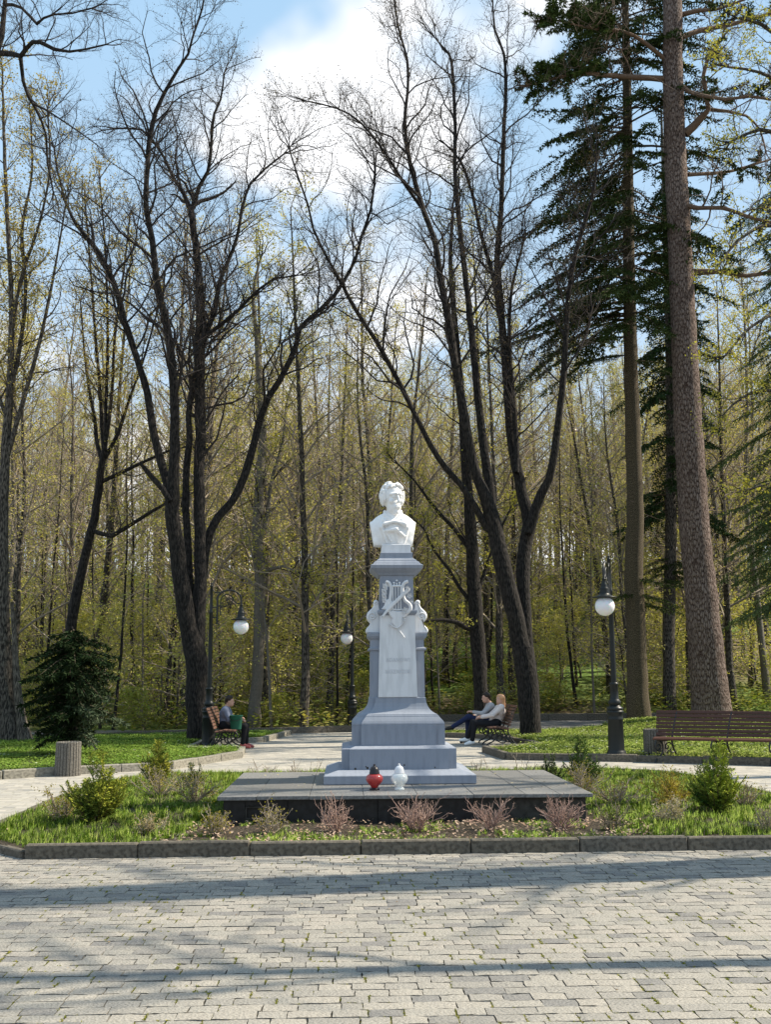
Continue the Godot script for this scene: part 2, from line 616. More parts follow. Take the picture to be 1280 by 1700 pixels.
# side branches along a stem
func clothe(wood: MB, leaves: MB, line: Array, every: float, from: float, reach: float, cfg: Dictionary, up := 0.35) -> void:
	var sp: PackedVector3Array = line[0]
	var sw: PackedFloat32Array = line[1]
	var total := 0.0
	for k in range(1, sp.size()):
		total += sp[k].distance_to(sp[k - 1])
	var at := total * from
	var run := 0.0
	var az := R.randf() * TAU
	for k in range(1, sp.size()):
		var seg := sp[k].distance_to(sp[k - 1])
		while at < run + seg:
			var t := (at - run) / seg
			var p := sp[k - 1].lerp(sp[k], t)
			var d := (sp[k] - sp[k - 1]).normalized()
			az += 2.4 + R.randf_range(-0.6, 0.6)
			var nd := (around(d, R.randf_range(0.7, 1.2), az) + Vector3.UP * up).normalized()
			var share := at / total
			var l := reach * (1.1 - 0.55 * share) * R.randf_range(0.45, 1.25)
			grow(wood, leaves, p, nd, l, minf(sw[k] * 0.55, l * 0.0115 + 0.004), 1, cfg)
			at += every * R.randf_range(0.5, 1.5)
		run += seg
	# the end of the stem goes on into twigs
	var e := (sp[-1] - sp[-2]).normalized()
	for k in 3:
		grow(wood, leaves, sp[-1], around(e, R.randf_range(0.1, 0.6), R.randf() * TAU), reach * 0.6, sw[-1] * 0.8, 1, cfg)

func bare_cfg(col: Color, tip: Color) -> Dictionary:
	return {"top": 3, "seg": [6, 7, 4, 1], "wob": [0.1, 0.22, 0.30, 0.3], "trop": [0.1, 0.07, 0.10, 0.35], "kids": [8, 9, 8, 0], "from": [0.3, 0.12, 0.12, 0], "ang": [0.8, 0.85, 0.85, 0.8],
		"ratio": [0.5, 0.52, 0.55, 0.5], "thin": [0.4, 0.3, 0.45, 0.4], "sides": [7, 5, 3, 3], "slim": 0.012, "col": col, "tip": tip, "leaves": 0, "leaf": 0.05, "leaf_a": Color(0.2, 0.2, 0.05), "leaf_b": Color(0.2, 0.14, 0.06)}

func forest_cfg(kind: int) -> Dictionary:
	var c := {"top": 2, "seg": [12, 5, 2], "wob": [0.035, 0.16, 0.3], "trop": [0.03, 0.06, 0.05], "kids": [38, 11, 0], "from": [0.16, 0.12, 0], "ang": [0.85, 0.75, 0.8], "ratio": [0.24, 0.42, 0.5], "thin": [0.12, 0.25, 0.3],
		"sides": [7, 4, 3], "slim": 0.010, "col": Color(0.10, 0.085, 0.07), "tip": Color(0.36, 0.30, 0.24), "leaves": 11, "leaf": 0.076, "leaf_a": Color(0.60, 0.52, 0.21), "leaf_b": Color(0.48, 0.45, 0.16)}
	match kind:
		1:  # brownish, catkins more than leaves
			c.merge({"leaves": 6, "leaf": 0.065, "leaf_a": Color(0.40, 0.29, 0.16), "leaf_b": Color(0.46, 0.38, 0.17), "ang": [0.6, 0.7, 0.8], "ratio": [0.30, 0.42, 0.5]}, true)
		2:  # tall with a high, thin crown
			c.merge({"from": [0.42, 0.1, 0], "leaves": 6, "kids": [40, 12, 0], "ratio": [0.22, 0.45, 0.5], "leaf_a": Color(0.46, 0.42, 0.15), "leaf_b": Color(0.46, 0.36, 0.16)}, true)
		3:  # bare
			c.merge({"leaves": 1, "kids": [40, 12, 0], "tip": Color(0.32, 0.26, 0.21), "ang": [0.65, 0.7, 0.8], "ratio": [0.3, 0.42, 0.5], "leaf_a": Color(0.32, 0.22, 0.11), "leaf_b": Color(0.32, 0.25, 0.12)}, true)
		4:  # low understorey in fresh leaf, held in layers
			c.merge({"seg": [6, 5, 2], "kids": [30, 12, 0], "from": [0.06, 0.1, 0], "ang": [1.15, 0.8, 0.8], "ratio": [0.55, 0.4, 0.5], "trop": [0.02, 0.0, -0.02], "wob": [0.1, 0.16, 0.25], "leaves": 7, "leaf": 0.085,
				"leaf_a": Color(0.60, 0.54, 0.19), "leaf_b": Color(0.42, 0.43, 0.13)}, true)
		5:  # bramble and nettle green
			c.merge({"seg": [4, 4, 2], "kids": [26, 10, 0], "from": [0.0, 0.1, 0], "ang": [1.0, 0.8, 0.8], "ratio": [0.7, 0.45, 0.5], "trop": [0.0, -0.08, -0.1], "wob": [0.2, 0.2, 0.25], "leaves": 5, "leaf": 0.075,
				"leaf_a": Color(0.28, 0.34, 0.07), "leaf_b": Color(0.45, 0.42, 0.12)}, true)
		6:  # a thin young pole
			c.merge({"seg": [14, 4, 2], "wob": [0.05, 0.16, 0.3], "kids": [22, 7, 0], "from": [0.2, 0.1, 0], "ratio": [0.16, 0.42, 0.5], "leaves": 4, "leaf": 0.075, "leaf_a": Color(0.44, 0.40, 0.13), "leaf_b": Color(0.30, 0.33, 0.09)}, true)
	return c

func make_tree(called: String, height: float, r: float, cfg: Dictionary, bark: Material) -> Node3D:
	var o := Node3D.new()
	var trunk := MB.new()
	var wood := MB.new()
	var leaves := MB.new()
	# the trunk by itself, then everything that grows on it
	var pts := PackedVector3Array([Vector3(0, -0.3, 0), Vector3(0, 0.25, 0)])
	var rad := PackedFloat32Array([r * 1.5, r * 1.12])
	var dir := Vector3(R.randfn(), 0, R.randfn()) * float(cfg.wob[0]) * 0.8 + Vector3.UP
	var segs: int = cfg.seg[0]
	var p := pts[1]
	for k in segs:
		dir = (dir + wild() * cfg.wob[0] + Vector3.UP * cfg.trop[0]).normalized()
		p += dir * height / segs
		pts.append(p)
		rad.append(r * lerpf(1.0, cfg.thin[0], float(k + 1) / segs))
	trunk.tube(pts, rad, cfg.sides[0])
	var kids: int = cfg.kids[0]
	var az := R.randf() * TAU
	for k in kids:
		var t: float = cfg.from[0] + (1.0 - cfg.from[0]) * (k + R.randf()) / kids
		var f := t * segs
		var a := mini(int(f), segs - 1)
		var q := pts[a + 1].lerp(pts[a + 2], f - a)
		var d := (pts[a + 2] - pts[a + 1]).normalized()
		az += 2.4 + R.randf_range(-0.5, 0.5)
		var l: float = height * cfg.ratio[0] * (1.1 - 0.75 * t) * R.randf_range(0.5, 1.2)
		grow(wood, leaves, q, around(d, cfg.ang[0] + R.randf_range(-0.2, 0.2), az), l, minf(rad[a + 1] * 0.5, l * cfg.slim + 0.006), 1, cfg)
	part(o, "trunk", trunk, bark)
	part(o, "twigs", wood, M.twig)
	if not leaves.i.is_empty():
		part(o, "leaves", leaves, M.spring, "stuff")
	return o

# a conifer branch: stem, side shoots on both sides, needles in tufts of thin faces
func bough(wood: MB, needles: MB, p0: Vector3, dir0: Vector3, length: float, droop: float, a: Color, b: Color, fine := 0.06, gap := 0.14, shoot := 0.42, bare := 0.12) -> void:
	var segs := maxi(4, int(length / 0.3))
	var p := p0
	var dir := dir0
	var pts := PackedVector3Array([p])
	var rad := PackedFloat32Array([0.010 + length * 0.007])
	for k in segs:
		dir = (dir + Vector3.DOWN * droop / segs * (1.4 - 1.6 * k / segs) + wild() * 0.04).normalized()
		p += dir * length / segs
		pts.append(p)
		rad.append(lerpf(rad[0], 0.004, float(k + 1) / segs))
	wood.tube(pts, rad, 4, Color(0.085, 0.065, 0.045))
	var at := length * bare
	var flip := 1.0
	while at < length:
		var f := at / length * segs
		var k := mini(int(f), segs - 1)
		var q := pts[k].lerp(pts[k + 1], f - k)
		var d := (pts[k + 1] - pts[k]).normalized()
		var side := d.cross(Vector3.UP).normalized() * flip
		flip = -flip
		var l := minf(shoot, length * 0.3) * (1.15 - 0.75 * at / length) * R.randf_range(0.7, 1.25)
		var sd := (d * 0.65 + side * 0.8 + Vector3.DOWN * R.randf_range(0.1, 0.5) * droop + wild() * 0.12).normalized()
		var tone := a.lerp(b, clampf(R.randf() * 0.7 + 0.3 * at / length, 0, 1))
		var n := maxi(3, int(l / (fine * 0.8)))
		for j in n:
			var s := q + sd * l * j / n + Vector3.DOWN * 0.1 * droop * l * j * j / (n * n)
			for e in 3:
				var out := (sd * 0.9 + around(sd, PI / 2, R.randf() * TAU)).normalized()
				var tip := s + out * fine * R.randf_range(0.9, 1.7)
				var wide := out.cross(wild()).normalized() * fine * 0.27
				var nn := (wide.cross(out)).normalized()
				if nn.y < 0.0:
					nn = -nn
				var vv := needles.v.size()
				var col := tone * R.randf_range(0.75, 1.2)
				needles.v.append(s + wide); needles.v.append(s - wide); needles.v.append(tip)
				for z in 3:
					needles.n.append(nn); needles.u.append(Vector2.ZERO); needles.c.append(col)
				if (needles.v[vv + 2] - needles.v[vv]).cross(needles.v[vv + 1] - needles.v[vv]).dot(nn) > 0.0:
					needles.i.append(vv); needles.i.append(vv + 1); needles.i.append(vv + 2)
				else:
					needles.i.append(vv); needles.i.append(vv + 2); needles.i.append(vv + 1)
		at += gap * R.randf_range(0.7, 1.3) * 0.5

# ---------------------------------------------------------------- bodies: rounded bones joined smoothly and meshed as surface nets
# prims: [a, b, ra, rb] a tapered bone, or [centre, radii, basis] an ellipsoid; carve: the same, taken away; keep: planes that cut the body off
func body(prims: Array, cell: float, k: float, carve := [], keep := [], ripple: FastNoiseLite = null, rip := 0.0) -> ArrayMesh:
	var lo := Vector3.ONE * 1e9
	var hi := -lo
	var boxes := []
	for p in prims:
		var l: Vector3
		var h: Vector3
		if p.size() == 4:
			var r := maxf(p[2], p[3]) + 4.0 * k
			l = (p[0] as Vector3).min(p[1]) - Vector3.ONE * r
			h = (p[0] as Vector3).max(p[1]) + Vector3.ONE * r
		else:
			var r: float = maxf(p[1].x, maxf(p[1].y, p[1].z)) + 4.0 * k
			l = p[0] - Vector3.ONE * r
			h = p[0] + Vector3.ONE * r
		boxes.append([l, h])
		lo = lo.min(l)
		hi = hi.max(h)
	var nx := int((hi.x - lo.x) / cell) + 2
	var ny := int((hi.y - lo.y) / cell) + 2
	var nz := int((hi.z - lo.z) / cell) + 2
	var S := PackedFloat32Array()
	S.resize(nx * ny * nz)
	for e in prims.size():
		fill(S, prims[e], boxes[e], lo, cell, nx, ny, nz, k)
	var D := S
	for q in D.size():
		D[q] = 9.0 if S[q] <= 1e-9 else -k * log(S[q])
	for c in carve:
		var r: float = (maxf(c[2], c[3]) if c.size() == 4 else maxf(c[1].x, maxf(c[1].y, c[1].z))) + 3.0 * k
		var l: Vector3 = ((c[0] as Vector3).min(c[1]) if c.size() == 4 else c[0]) - Vector3.ONE * r
		var h: Vector3 = ((c[0] as Vector3).max(c[1]) if c.size() == 4 else c[0]) + Vector3.ONE * r
		for z in range(maxi(0, int((l.z - lo.z) / cell)), mini(nz, int((h.z - lo.z) / cell) + 2)):
			for y in range(maxi(0, int((l.y - lo.y) / cell)), mini(ny, int((h.y - lo.y) / cell) + 2)):
				for x in range(maxi(0, int((l.x - lo.x) / cell)), mini(nx, int((h.x - lo.x) / cell) + 2)):
					var at := (z * ny + y) * nx + x
					D[at] = maxf(D[at], -dist(c, lo + Vector3(x, y, z) * cell))
	if keep.size() or ripple:
		for z in nz:
			for y in ny:
				for x in nx:
					var at := (z * ny + y) * nx + x
					if D[at] > 5.0:
						continue
					var p := lo + Vector3(x, y, z) * cell
					if ripple and absf(D[at]) < 0.05:
						D[at] += rip * ripple.get_noise_3dv(p)
					for pl in keep:
						D[at] = maxf(D[at], (pl as Plane).distance_to(p))
	var mb := MB.new()
	var idx := {}
	var offs := PackedInt32Array()
	for z in 2:
		for y in 2:
			for x in 2:
				offs.append((z * ny + y) * nx + x)
	for z in nz - 1:
		for y in ny - 1:
			for x in nx - 1:
				var at := (z * ny + y) * nx + x
				if absf(D[at]) > cell * 3.0:
					continue
				var mask := 0
				for e in 8:
					if D[at + offs[e]] < 0.0:
						mask |= 1 << e
				if mask == 0 or mask == 255:
					continue
				var sum := Vector3.ZERO
				var cnt := 0
				for e in 8:
					for ax in 3:
						if e & (1 << ax):
							continue
						var d0 := D[at + offs[e]]
						var d1 := D[at + offs[e | (1 << ax)]]
						if (d0 < 0.0) != (d1 < 0.0):
							var q := Vector3(e & 1, (e >> 1) & 1, e >> 2)
							q[ax] += d0 / (d0 - d1)
							sum += q
							cnt += 1
				var w := nx * ny
				var o := at
				var g := Vector3(D[o + 1] - D[maxi(o - 1, 0)], D[o + nx] - D[maxi(o - nx, 0)], D[mini(o + w, D.size() - 1)] - D[maxi(o - w, 0)])
				o = at + offs[7]
				if o + w < D.size():
					g += Vector3(D[o + 1] - D[o - 1], D[o + nx] - D[o - nx], D[o + w] - D[o - w])
				idx[at] = mb.vert(lo + (Vector3(x, y, z) + sum / cnt) * cell, g.normalized())
	var st := [1, nx, nx * ny]
	for at: int in idx:
		var inside := D[at] < 0.0
		for ax in 3:
			if inside == (D[at + st[ax]] < 0.0):
				continue
			var s1: int = st[(ax + 1) % 3]
			var s2: int = st[(ax + 2) % 3]
			if not (idx.has(at - s1) and idx.has(at - s2) and idx.has(at - s1 - s2)):
				continue
			var a: int = idx[at - s1 - s2]
			var b: int = idx[at - s2]
			var c: int = idx[at]
			var d: int = idx[at - s1]
			if inside:
				mb.i.append_array(PackedInt32Array([a, c, b, a, d, c]))
			else:
				mb.i.append_array(PackedInt32Array([a, b, c, a, c, d]))
	return mb.mesh()

func dist(p: Array, x: Vector3) -> float:
	if p.size() == 4:
		var ab: Vector3 = p[1] - p[0]
		var t := clampf((x - p[0]).dot(ab) / maxf(ab.length_squared(), 1e-9), 0.0, 1.0)
		return x.distance_to(p[0] + ab * t) - lerpf(p[2], p[3], t)
	var q: Vector3 = (x - p[0]) * (p[2] as Basis)
	var r: Vector3 = p[1]
	var k0 := (q / r).length()
	var k1 := (q / (r * r)).length()
	return k0 * (k0 - 1.0) / maxf(k1, 1e-6) if k0 > 1e-4 else -minf(r.x, minf(r.y, r.z))

func fill(S: PackedFloat32Array, p: Array, box: Array, lo: Vector3, cell: float, nx: int, ny: int, nz: int, k: float) -> void:
	var l: Vector3 = (box[0] - lo) / cell
	var h: Vector3 = (box[1] - lo) / cell
	for z in range(maxi(0, int(l.z)), mini(nz, int(h.z) + 2)):
		for y in range(maxi(0, int(l.y)), mini(ny, int(h.y) + 2)):
			for x in range(maxi(0, int(l.x)), mini(nx, int(h.x) + 2)):
				var d := dist(p, lo + Vector3(x, y, z) * cell)
				if d < 4.5 * k:
					S[(z * ny + y) * nx + x] += exp(clampf(-d / k, -20.0, 30.0))

# ---------------------------------------------------------------- sky and light
func make_sky() -> void:
	var w := 2048
	var h := 1024
	var px := PackedFloat32Array()
	px.resize(w * h * 3)
	var big := noise(FastNoiseLite.TYPE_SIMPLEX_SMOOTH, 0.9, 5, 41)
	var soft := noise(FastNoiseLite.TYPE_SIMPLEX_SMOOTH, 2.6, 4, 47)
	var tiny := noise(FastNoiseLite.TYPE_SIMPLEX_SMOOTH, 7.0, 4, 53)
	var puff := Vector3(-0.03, 0.45, -0.89).normalized()
	var low := Vector3(0.05, 0.23, -0.97).normalized()
	for y in h:
		var up := PI * (0.5 - (y + 0.5) / h)
		var sy := sin(up)
		if sy < 0.0:
			for x in w:
				var o := (y * w + x) * 3
				px[o] = 0.30; px[o + 1] = 0.31; px[o + 2] = 0.29
			continue
		var blue := Vector3(0.33, 0.555, 0.80).lerp(Vector3(0.74, 0.83, 0.92), pow(1.0 - sy, 2.4))
		for x in w:
			var az := TAU * (x + 0.5) / w
			var d := Vector3(sin(az) * cos(up), sy, -cos(az) * cos(up))
			var q := Vector3(d.x, 0, d.z) / (sy + 0.35) * 1.3
			var f := big.get_noise_3dv(q) + 0.35 * soft.get_noise_3dv(q)
			f = 1.25 * f + 0.18 * tiny.get_noise_3dv(q)
			f += 0.50 * exp(-acos(clampf(d.dot(puff), -1, 1)) ** 2 / 0.016) - 0.20
			f += 0.36 * exp(-acos(clampf(d.dot(low), -1, 1)) ** 2 / 0.05)
			var cover := smoothstep(-0.04, 0.40, f + 0.08)
			var white := lerpf(0.98, 1.18, smoothstep(0.1, 0.6, f))
			var col := blue.lerp(Vector3(white * 0.985, white * 0.995, white * 1.015), cover)
			var o := (y * w + x) * 3
			px[o] = col.x; px[o + 1] = col.y; px[o + 2] = col.z
	var im := Image.create_from_data(w, h, false, Image.FORMAT_RGBF, px.to_byte_array())
	var sm := PanoramaSkyMaterial.new()
	sm.panorama = ImageTexture.create_from_image(im)
	var sky := Sky.new()
	sky.sky_material = sm
	var e := Environment.new()
	e.background_mode = Environment.BG_SKY
	e.sky = sky
	e.background_energy_multiplier = 0.66
	e.tonemap_mode = Environment.TONE_MAPPER_LINEAR
	e.tonemap_exposure = 1.78
	e.sdfgi_enabled = true
	e.ssao_enabled = true
	e.ssil_enabled = true
	var we := WorldEnvironment.new()
	we.name = "world_environment"
	we.environment = e
	add_child(we)

# ---------------------------------------------------------------- the ground
const BED := [[-3.0, -10.05], [4.3, -10.1], [5.35, -11.1], [5.75, -13.4], [5.75, -16.2], [5.3, -17.4], [4.4, -18.05], [-3.2, -17.85], [-3.9, -16.4], [-3.9, -11.0]]
const LEFT_LAWN := [[-2.25, -21.97], [-2.36, -23.7], [-3.6, -23.9], [-3.6, -26.4], [-2.2, -27.2], [-1.7, -30.7], [-8.7, -28.2], [-18, -25.0], [-18, -12.0], [-9, -16.3], [-5.77, -17.8], [-4.87, -18.5], [-3.25, -19.4]]
const RIGHT_LAWN := [[3.03, -22.97], [3.2, -20.95], [5.63, -20.15], [7.8, -19.05], [12, -17.2], [30, -10.0], [30, -33.6], [12, -33.9], [9.0, -33.2], [7.2, -30.4], [1.9, -30.4], [2.1, -29.2], [4.05, -27.6], [4.5, -24.2], [3.6, -23.4]]

func flat(rows: Array) -> PackedVector2Array:
	var p := PackedVector2Array()
	for r in rows:
		p.append(Vector2(r[0], r[1]))
	return p

func lawn_y(x: float, z: float) -> float:
	return 0.10 + 0.27 * exp(-(pow(x - 10.2, 2) + pow(z + 31.0, 2)) / 7.0)

func sheet(poly: PackedVector2Array, y: float) -> MB:
	var m := MB.new()
	var t := Geometry2D.triangulate_polygon(poly)
	for k in range(0, t.size(), 3):
		var ps := []
		for e in 3:
			var q := poly[t[k + e]]
			ps.append(Vector3(q.x, y, q.y))
		if (ps[2] - ps[0]).cross(ps[1] - ps[0]).y > 0.0:
			m.tri(ps[0], ps[1], ps[2])
		else:
			m.tri(ps[0], ps[2], ps[1])
	for k in m.u.size():
		m.u[k] = Vector2(m.v[k].x, m.v[k].z)
	return m

# a sheet that follows heights, cut to a polygon by its cells
func rolling(poly: PackedVector2Array, cell: float, height: Callable) -> MB:
	var m := MB.new()
	var lo := poly[0]
	var hi := poly[0]
	for p in poly:
		lo = lo.min(p)
		hi = hi.max(p)
	var x := lo.x
	while x < hi.x:
		var z := lo.y
		while z < hi.y:
			var sq := PackedVector2Array([Vector2(x, z), Vector2(x + cell, z), Vector2(x + cell, z + cell), Vector2(x, z + cell)])
			for piece in Geometry2D.intersect_polygons(sq, poly):
				var mid := Vector2.ZERO
				for k in range(1, piece.size() - 1):
					var ps := []
					for e in [0, k, k + 1]:
						var q: Vector2 = piece[e]
						ps.append(Vector3(q.x, height.call(q.x, q.y), q.y))
					if (ps[2] - ps[0]).cross(ps[1] - ps[0]).y > 0.0:
						m.tri(ps[0], ps[1], ps[2])
					else:
						m.tri(ps[0], ps[2], ps[1])
			z += cell
		x += cell
	return m

func kerb(called: String, rows: Array, h: float, wide: float, m: Material, each := 1.1, closed := false, base := -0.1) -> void:
	var o := ground(called)
	var pts := flat(rows)
	if closed:
		pts.append(pts[0])
	for k in pts.size() - 1:
		var a := pts[k]
		var b := pts[k + 1]
		var d := (b - a).normalized()
		var n := maxi(1, roundi(a.distance_to(b) / each))
		for j in n:
			var p := a.lerp(b, float(j) / n)
			var q := a.lerp(b, float(j + 1) / n)
			var st := MB.new()
			var mid := (p + q) / 2
			var t := Transform3D(Basis(Vector3.UP, -atan2(d.y, d.x) + R.randfn() * 0.004).rotated(Vector3(d.x, 0, d.y), R.randfn() * 0.012), Vector3(mid.x, (h + base) / 2 + R.randfn() * 0.004, mid.y))
			var tone := R.randf_range(0.82, 1.1)
			st.hull(t, Vector3(p.distance_to(q) / 2 - 0.004, (h - base) / 2, wide / 2), 0.012, Color(tone, tone, tone * 0.98))
			part(o, "kerb_stone", st, m)

func paver_shape(l: float, d: float) -> MB:
	var m := MB.new()
	var nx := 5
	var nz := 3
	var hs := []
	for z in nz:
		for x in nx:
			var fx := float(x) / (nx - 1)
			var fz := float(z) / (nz - 1)
			var edge := x == 0 or x == nx - 1 or z == 0 or z == nz - 1
			hs.append(Vector3((fx - 0.5) * (l - 0.006) + (R.randfn() * 0.0022 if edge else 0.0), (-0.003 if edge else 0.001) + R.randfn() * 0.0012, (fz - 0.5) * (d - 0.006) + (R.randfn() * 0.0016 if edge else 0.0)))
	var nn := []
	for k in hs.size():
		var x: int = k % nx
		var z: int = k / nx
		var gx: Vector3 = hs[mini(x + 1, nx - 1) + z * nx] - hs[maxi(x - 1, 0) + z * nx]
		var gz: Vector3 = hs[x + mini(z + 1, nz - 1) * nx] - hs[x + maxi(z - 1, 0) * nx]
		nn.append(gz.cross(gx).normalized())
	for k in hs.size():
		m.vert(hs[k], nn[k], Vector2(hs[k].x, hs[k].z))
	for z in nz - 1:
		for x in nx - 1:
			var a := z * nx + x
			m.i.append_array(PackedInt32Array([a, a + 1, a + nx, a + 1, a + nx + 1, a + nx]))
	for w in [[0, 4, Vector3(0, 0, -1)], [10, 14, Vector3(0, 0, 1)], [0, 10, Vector3(-1, 0, 0)], [4, 14, Vector3(1, 0, 0)]]:
		var a: Vector3 = hs[w[0]]
		var b: Vector3 = hs[w[1]]
		a.y = -0.004
		b.y = -0.004
		var dn := Vector3(0, -0.03, 0)
		m.quad(a, b, b + dn, a + dn, w[2])
	return m

func pave() -> void:
	var o := ground("plaza_paving")
	var rng := RandomNumberGenerator.new()
	rng.seed = 77
	var shapes := {}
	for l in [0.11, 0.15, 0.18, 0.22, 0.26]:
		shapes[l] = []
		for k in 4:
			shapes[l].append(paver_shape(l, 0.112))
	var built := {}
	var list := []
	var x0 := -6.0
	var x1 := 8.0
	var z := -3.3
	var joints := []
	while z > -10.28 or z > -10.0:
		var x := x0 + rng.randf() * 0.3
		var last := 0.0
		while x < x1:
			var l: float = [0.11, 0.15, 0.15, 0.18, 0.18, 0.22, 0.22, 0.26][rng.randi() % 8]
			if l == last and rng.randf() < 0.5:
				l = 0.18
			last = l
			var p := Vector3(x + l / 2, rng.randfn() * 0.0012, z)
			var s := seen(p)
			var vis := s.x > -20 and s.x < 1300 and s.y < 1715
			list.append([p, l, rng.randi() % 4, rng.randi() % 12, rng.randfn() * 0.006, Vector3(rng.randfn(), 0, rng.randfn()) * 0.004, (-z if vis else 99.0)])
			joints.append(Vector3(x, 0, z))
			x += l
		z -= 0.112
	list.sort_custom(func(a, b): return a[6] < b[6])
	var rest := MB.new()
	var pick := [0, 1, 3, 4, 0, 3, 4, 1, 5, 0, 2, 3]
	for k in list.size():
		var e: Array = list[k]
		var b := Basis.from_euler(Vector3(e[5].x, e[4], e[5].z))
		var sh: MB = shapes[e[1]][e[2]]
		if k < 300:
			var key := "%.2f/%d" % [e[1], e[2]]
			if not built.has(key):
				built[key] = sh.mesh()
			var pc := part(o, "paver", built[key], M.pavers[pick[e[3]]])
			pc.transform = Transform3D(b, e[0])
		else:
			rest.add(sh, Transform3D(b, e[0]), M.pavers[pick[e[3]]].albedo_color.srgb_to_linear())
	part(o, "pavers", rest, M.paver, "stuff")
	var bed := sheet(PackedVector2Array([Vector2(x0 - 0.2, -3.2), Vector2(x1 + 0.2, -3.2), Vector2(x1 + 0.2, -10.3), Vector2(x0 - 0.2, -10.3)]), -0.015)
	part(o, "joint_sand", bed, M.joint)
	# beyond that the stones are too small to tell apart
	var im := Image.create(1024, 1024, false, Image.FORMAT_RGB8)
	im.fill(lin(0.20, 0.185, 0.14))
	var row := 0
	var y := 0
	while y < 1024:
		var nexty := int(1024.0 * (row + 1) / 20.0)
		var xx := 0
		while xx < 1024:
			var l: int = [51, 70, 84, 102, 120][rng.randi() % 5]
			if 1024 - xx - l < 50:
				l = 1024 - xx
			var c: Color = M.pavers[pick[rng.randi() % 12]].albedo_color
			im.fill_rect(Rect2i(xx + 2, y + 2, l - 4, nexty - y - 4), c * rng.randf_range(0.94, 1.04))
			xx += l
		y = nexty
		row += 1
	var pm := StandardMaterial3D.new()
	pm.albedo_texture = ImageTexture.create_from_image(im)
	pm.roughness = 0.9
	pm.uv1_scale = Vector3(1 / 2.24, 1 / 2.24, 1)
	var far := MB.new()
	for r in [[-60.0, 70.0, -10.3, -34.0], [-60.0, 70.0, 30.0, -3.2], [-60.0, x0 - 0.2, -3.2, -10.3], [x1 + 0.2, 70.0, -3.2, -10.3]]:
		far.quad(Vector3(r[0], 0, r[2]), Vector3(r[1], 0, r[2]), Vector3(r[1], 0, r[3]), Vector3(r[0], 0, r[3]), Vector3.UP)
	for k in far.v.size():
		far.u[k] = Vector2(far.v[k].x, far.v[k].z)
	part(o, "distant_paving", far, pm)
	# moss and seedlings in the joints
	var blade := MB.new()
	for k in 14:
		var a := R.randf() * TAU
		var b := Vector3(cos(a), 0, sin(a))
		blade.leaf(b * R.randf() * 0.008, (b * R.randf() + Vector3.UP * R.randf_range(0.3, 1.2)).normalized() * R.randf_range(0.010, 0.024), b.cross(Vector3.UP) * 0.0042, Color.WHITE)
	var at: Array[Transform3D] = []
	var patch := noise(FastNoiseLite.TYPE_SIMPLEX_SMOOTH, 0.7, 3, 61)
	for j in joints:
		if patch.get_noise_2d(j.x, j.z) < rng.randf_range(-0.55, 0.35) + (0.2 if j.z < -7.0 else 0.0) + (0.3 if j.z < -8.6 else 0.0):
			continue
		var lush := rng.randf()
		for k in 4 + rng.randi() % 9:
			var p: Vector3 = j + Vector3(rng.randfn() * 0.0025, -0.009, rng.randf_range(-0.055, 0.055))
			if rng.randf() < 0.2:
				p = j + Vector3(rng.randf_range(0.0, 0.12), -0.009, 0.056)
			at.append(Transform3D(Basis(Vector3.UP, rng.randf() * TAU) * Basis.from_scale(Vector3.ONE * (0.4 + 0.55 * lush * rng.randf())), p))
	scatter("joint_moss", blade.mesh(), M.grass, at, Color(0.22, 0.22, 0.05), Color(0.36, 0.31, 0.08), self, "moss and seedlings in the paving joints")

func scatter(called: String, shape: Mesh, m: Material, at: Array[Transform3D], a: Color, b: Color, parent: Node = null, label := "", category := "") -> MultiMeshInstance3D:
	var mm := MultiMesh.new()
	mm.transform_format = MultiMesh.TRANSFORM_3D
	mm.use_colors = true
	mm.mesh = shape
	mm.instance_count = at.size()
	for k in at.size():
		mm.set_instance_transform(k, at[k])
		mm.set_instance_color(k, a.lerp(b, R.randf()) * R.randf_range(0.8, 1.15))
	var o := MultiMeshInstance3D.new()
	o.multimesh = mm
	o.material_override = m
	parent = parent if parent else self
	o.name = numbered(parent, called)
	parent.add_child(o, true)
	o.set_meta("kind", "stuff")
	if label:
		o.set_meta("label", label)
		o.set_meta("category", category if category else called.replace("_", " "))
	return o

func tuft(blades: int, h: float, spread: float, wide: float) -> Mesh:
	var m := MB.new()
	for k in blades:
		var a := R.randf() * TAU
		var d := Vector3(cos(a), 0, sin(a))
		var p := d * R.randf() * spread
		var l := h * R.randf_range(0.5, 1.15)
		var lean := d.rotated(Vector3.UP, R.randfn() * 0.8) * R.randf_range(0.1, 0.8)
		var s := d.cross(Vector3.UP).normalized() * wide
		var q := p + (Vector3.UP + lean * 0.4).normalized() * l * 0.55
		var e := q + (Vector3.UP + lean * 1.3).normalized() * l * 0.5
		var nn := (d + Vector3.UP).normalized()
		var v := m.v.size()
		for w in [p - s, p + s, q - s * 0.8, q + s * 0.8, e]:
			m.vert(w, nn)
		m.i.append_array(PackedInt32Array([v, v + 2, v + 1, v + 1, v + 2, v + 3, v + 2, v + 4, v + 3]))
	return m.mesh()

func rosette(leaves: int, h: float, spread: float, size: float) -> Mesh:
	var m := MB.new()
	for k in leaves:
		var a := R.randf() * TAU
		var d := Vector3(cos(a), 0, sin(a))
		m.leaf(d * R.randf() * spread + Vector3.UP * R.randf() * h, (d + Vector3.UP * R.randf_range(-0.2, 0.5)).normalized() * size * R.randf_range(0.6, 1.2), d.cross(Vector3.UP) * size * 0.36, Color.WHITE)
	return m.mesh()

func inside(p: Vector2, poly: PackedVector2Array, shrink := 0.0) -> bool:
	if not Geometry2D.is_point_in_polygon(p, poly):
		return false
	if shrink > 0.0:
		for k in poly.size():
			if Geometry2D.get_closest_point_to_segment(p, poly[k], poly[(k + 1) % poly.size()]).distance_to(p) < shrink:
				return false
	return true

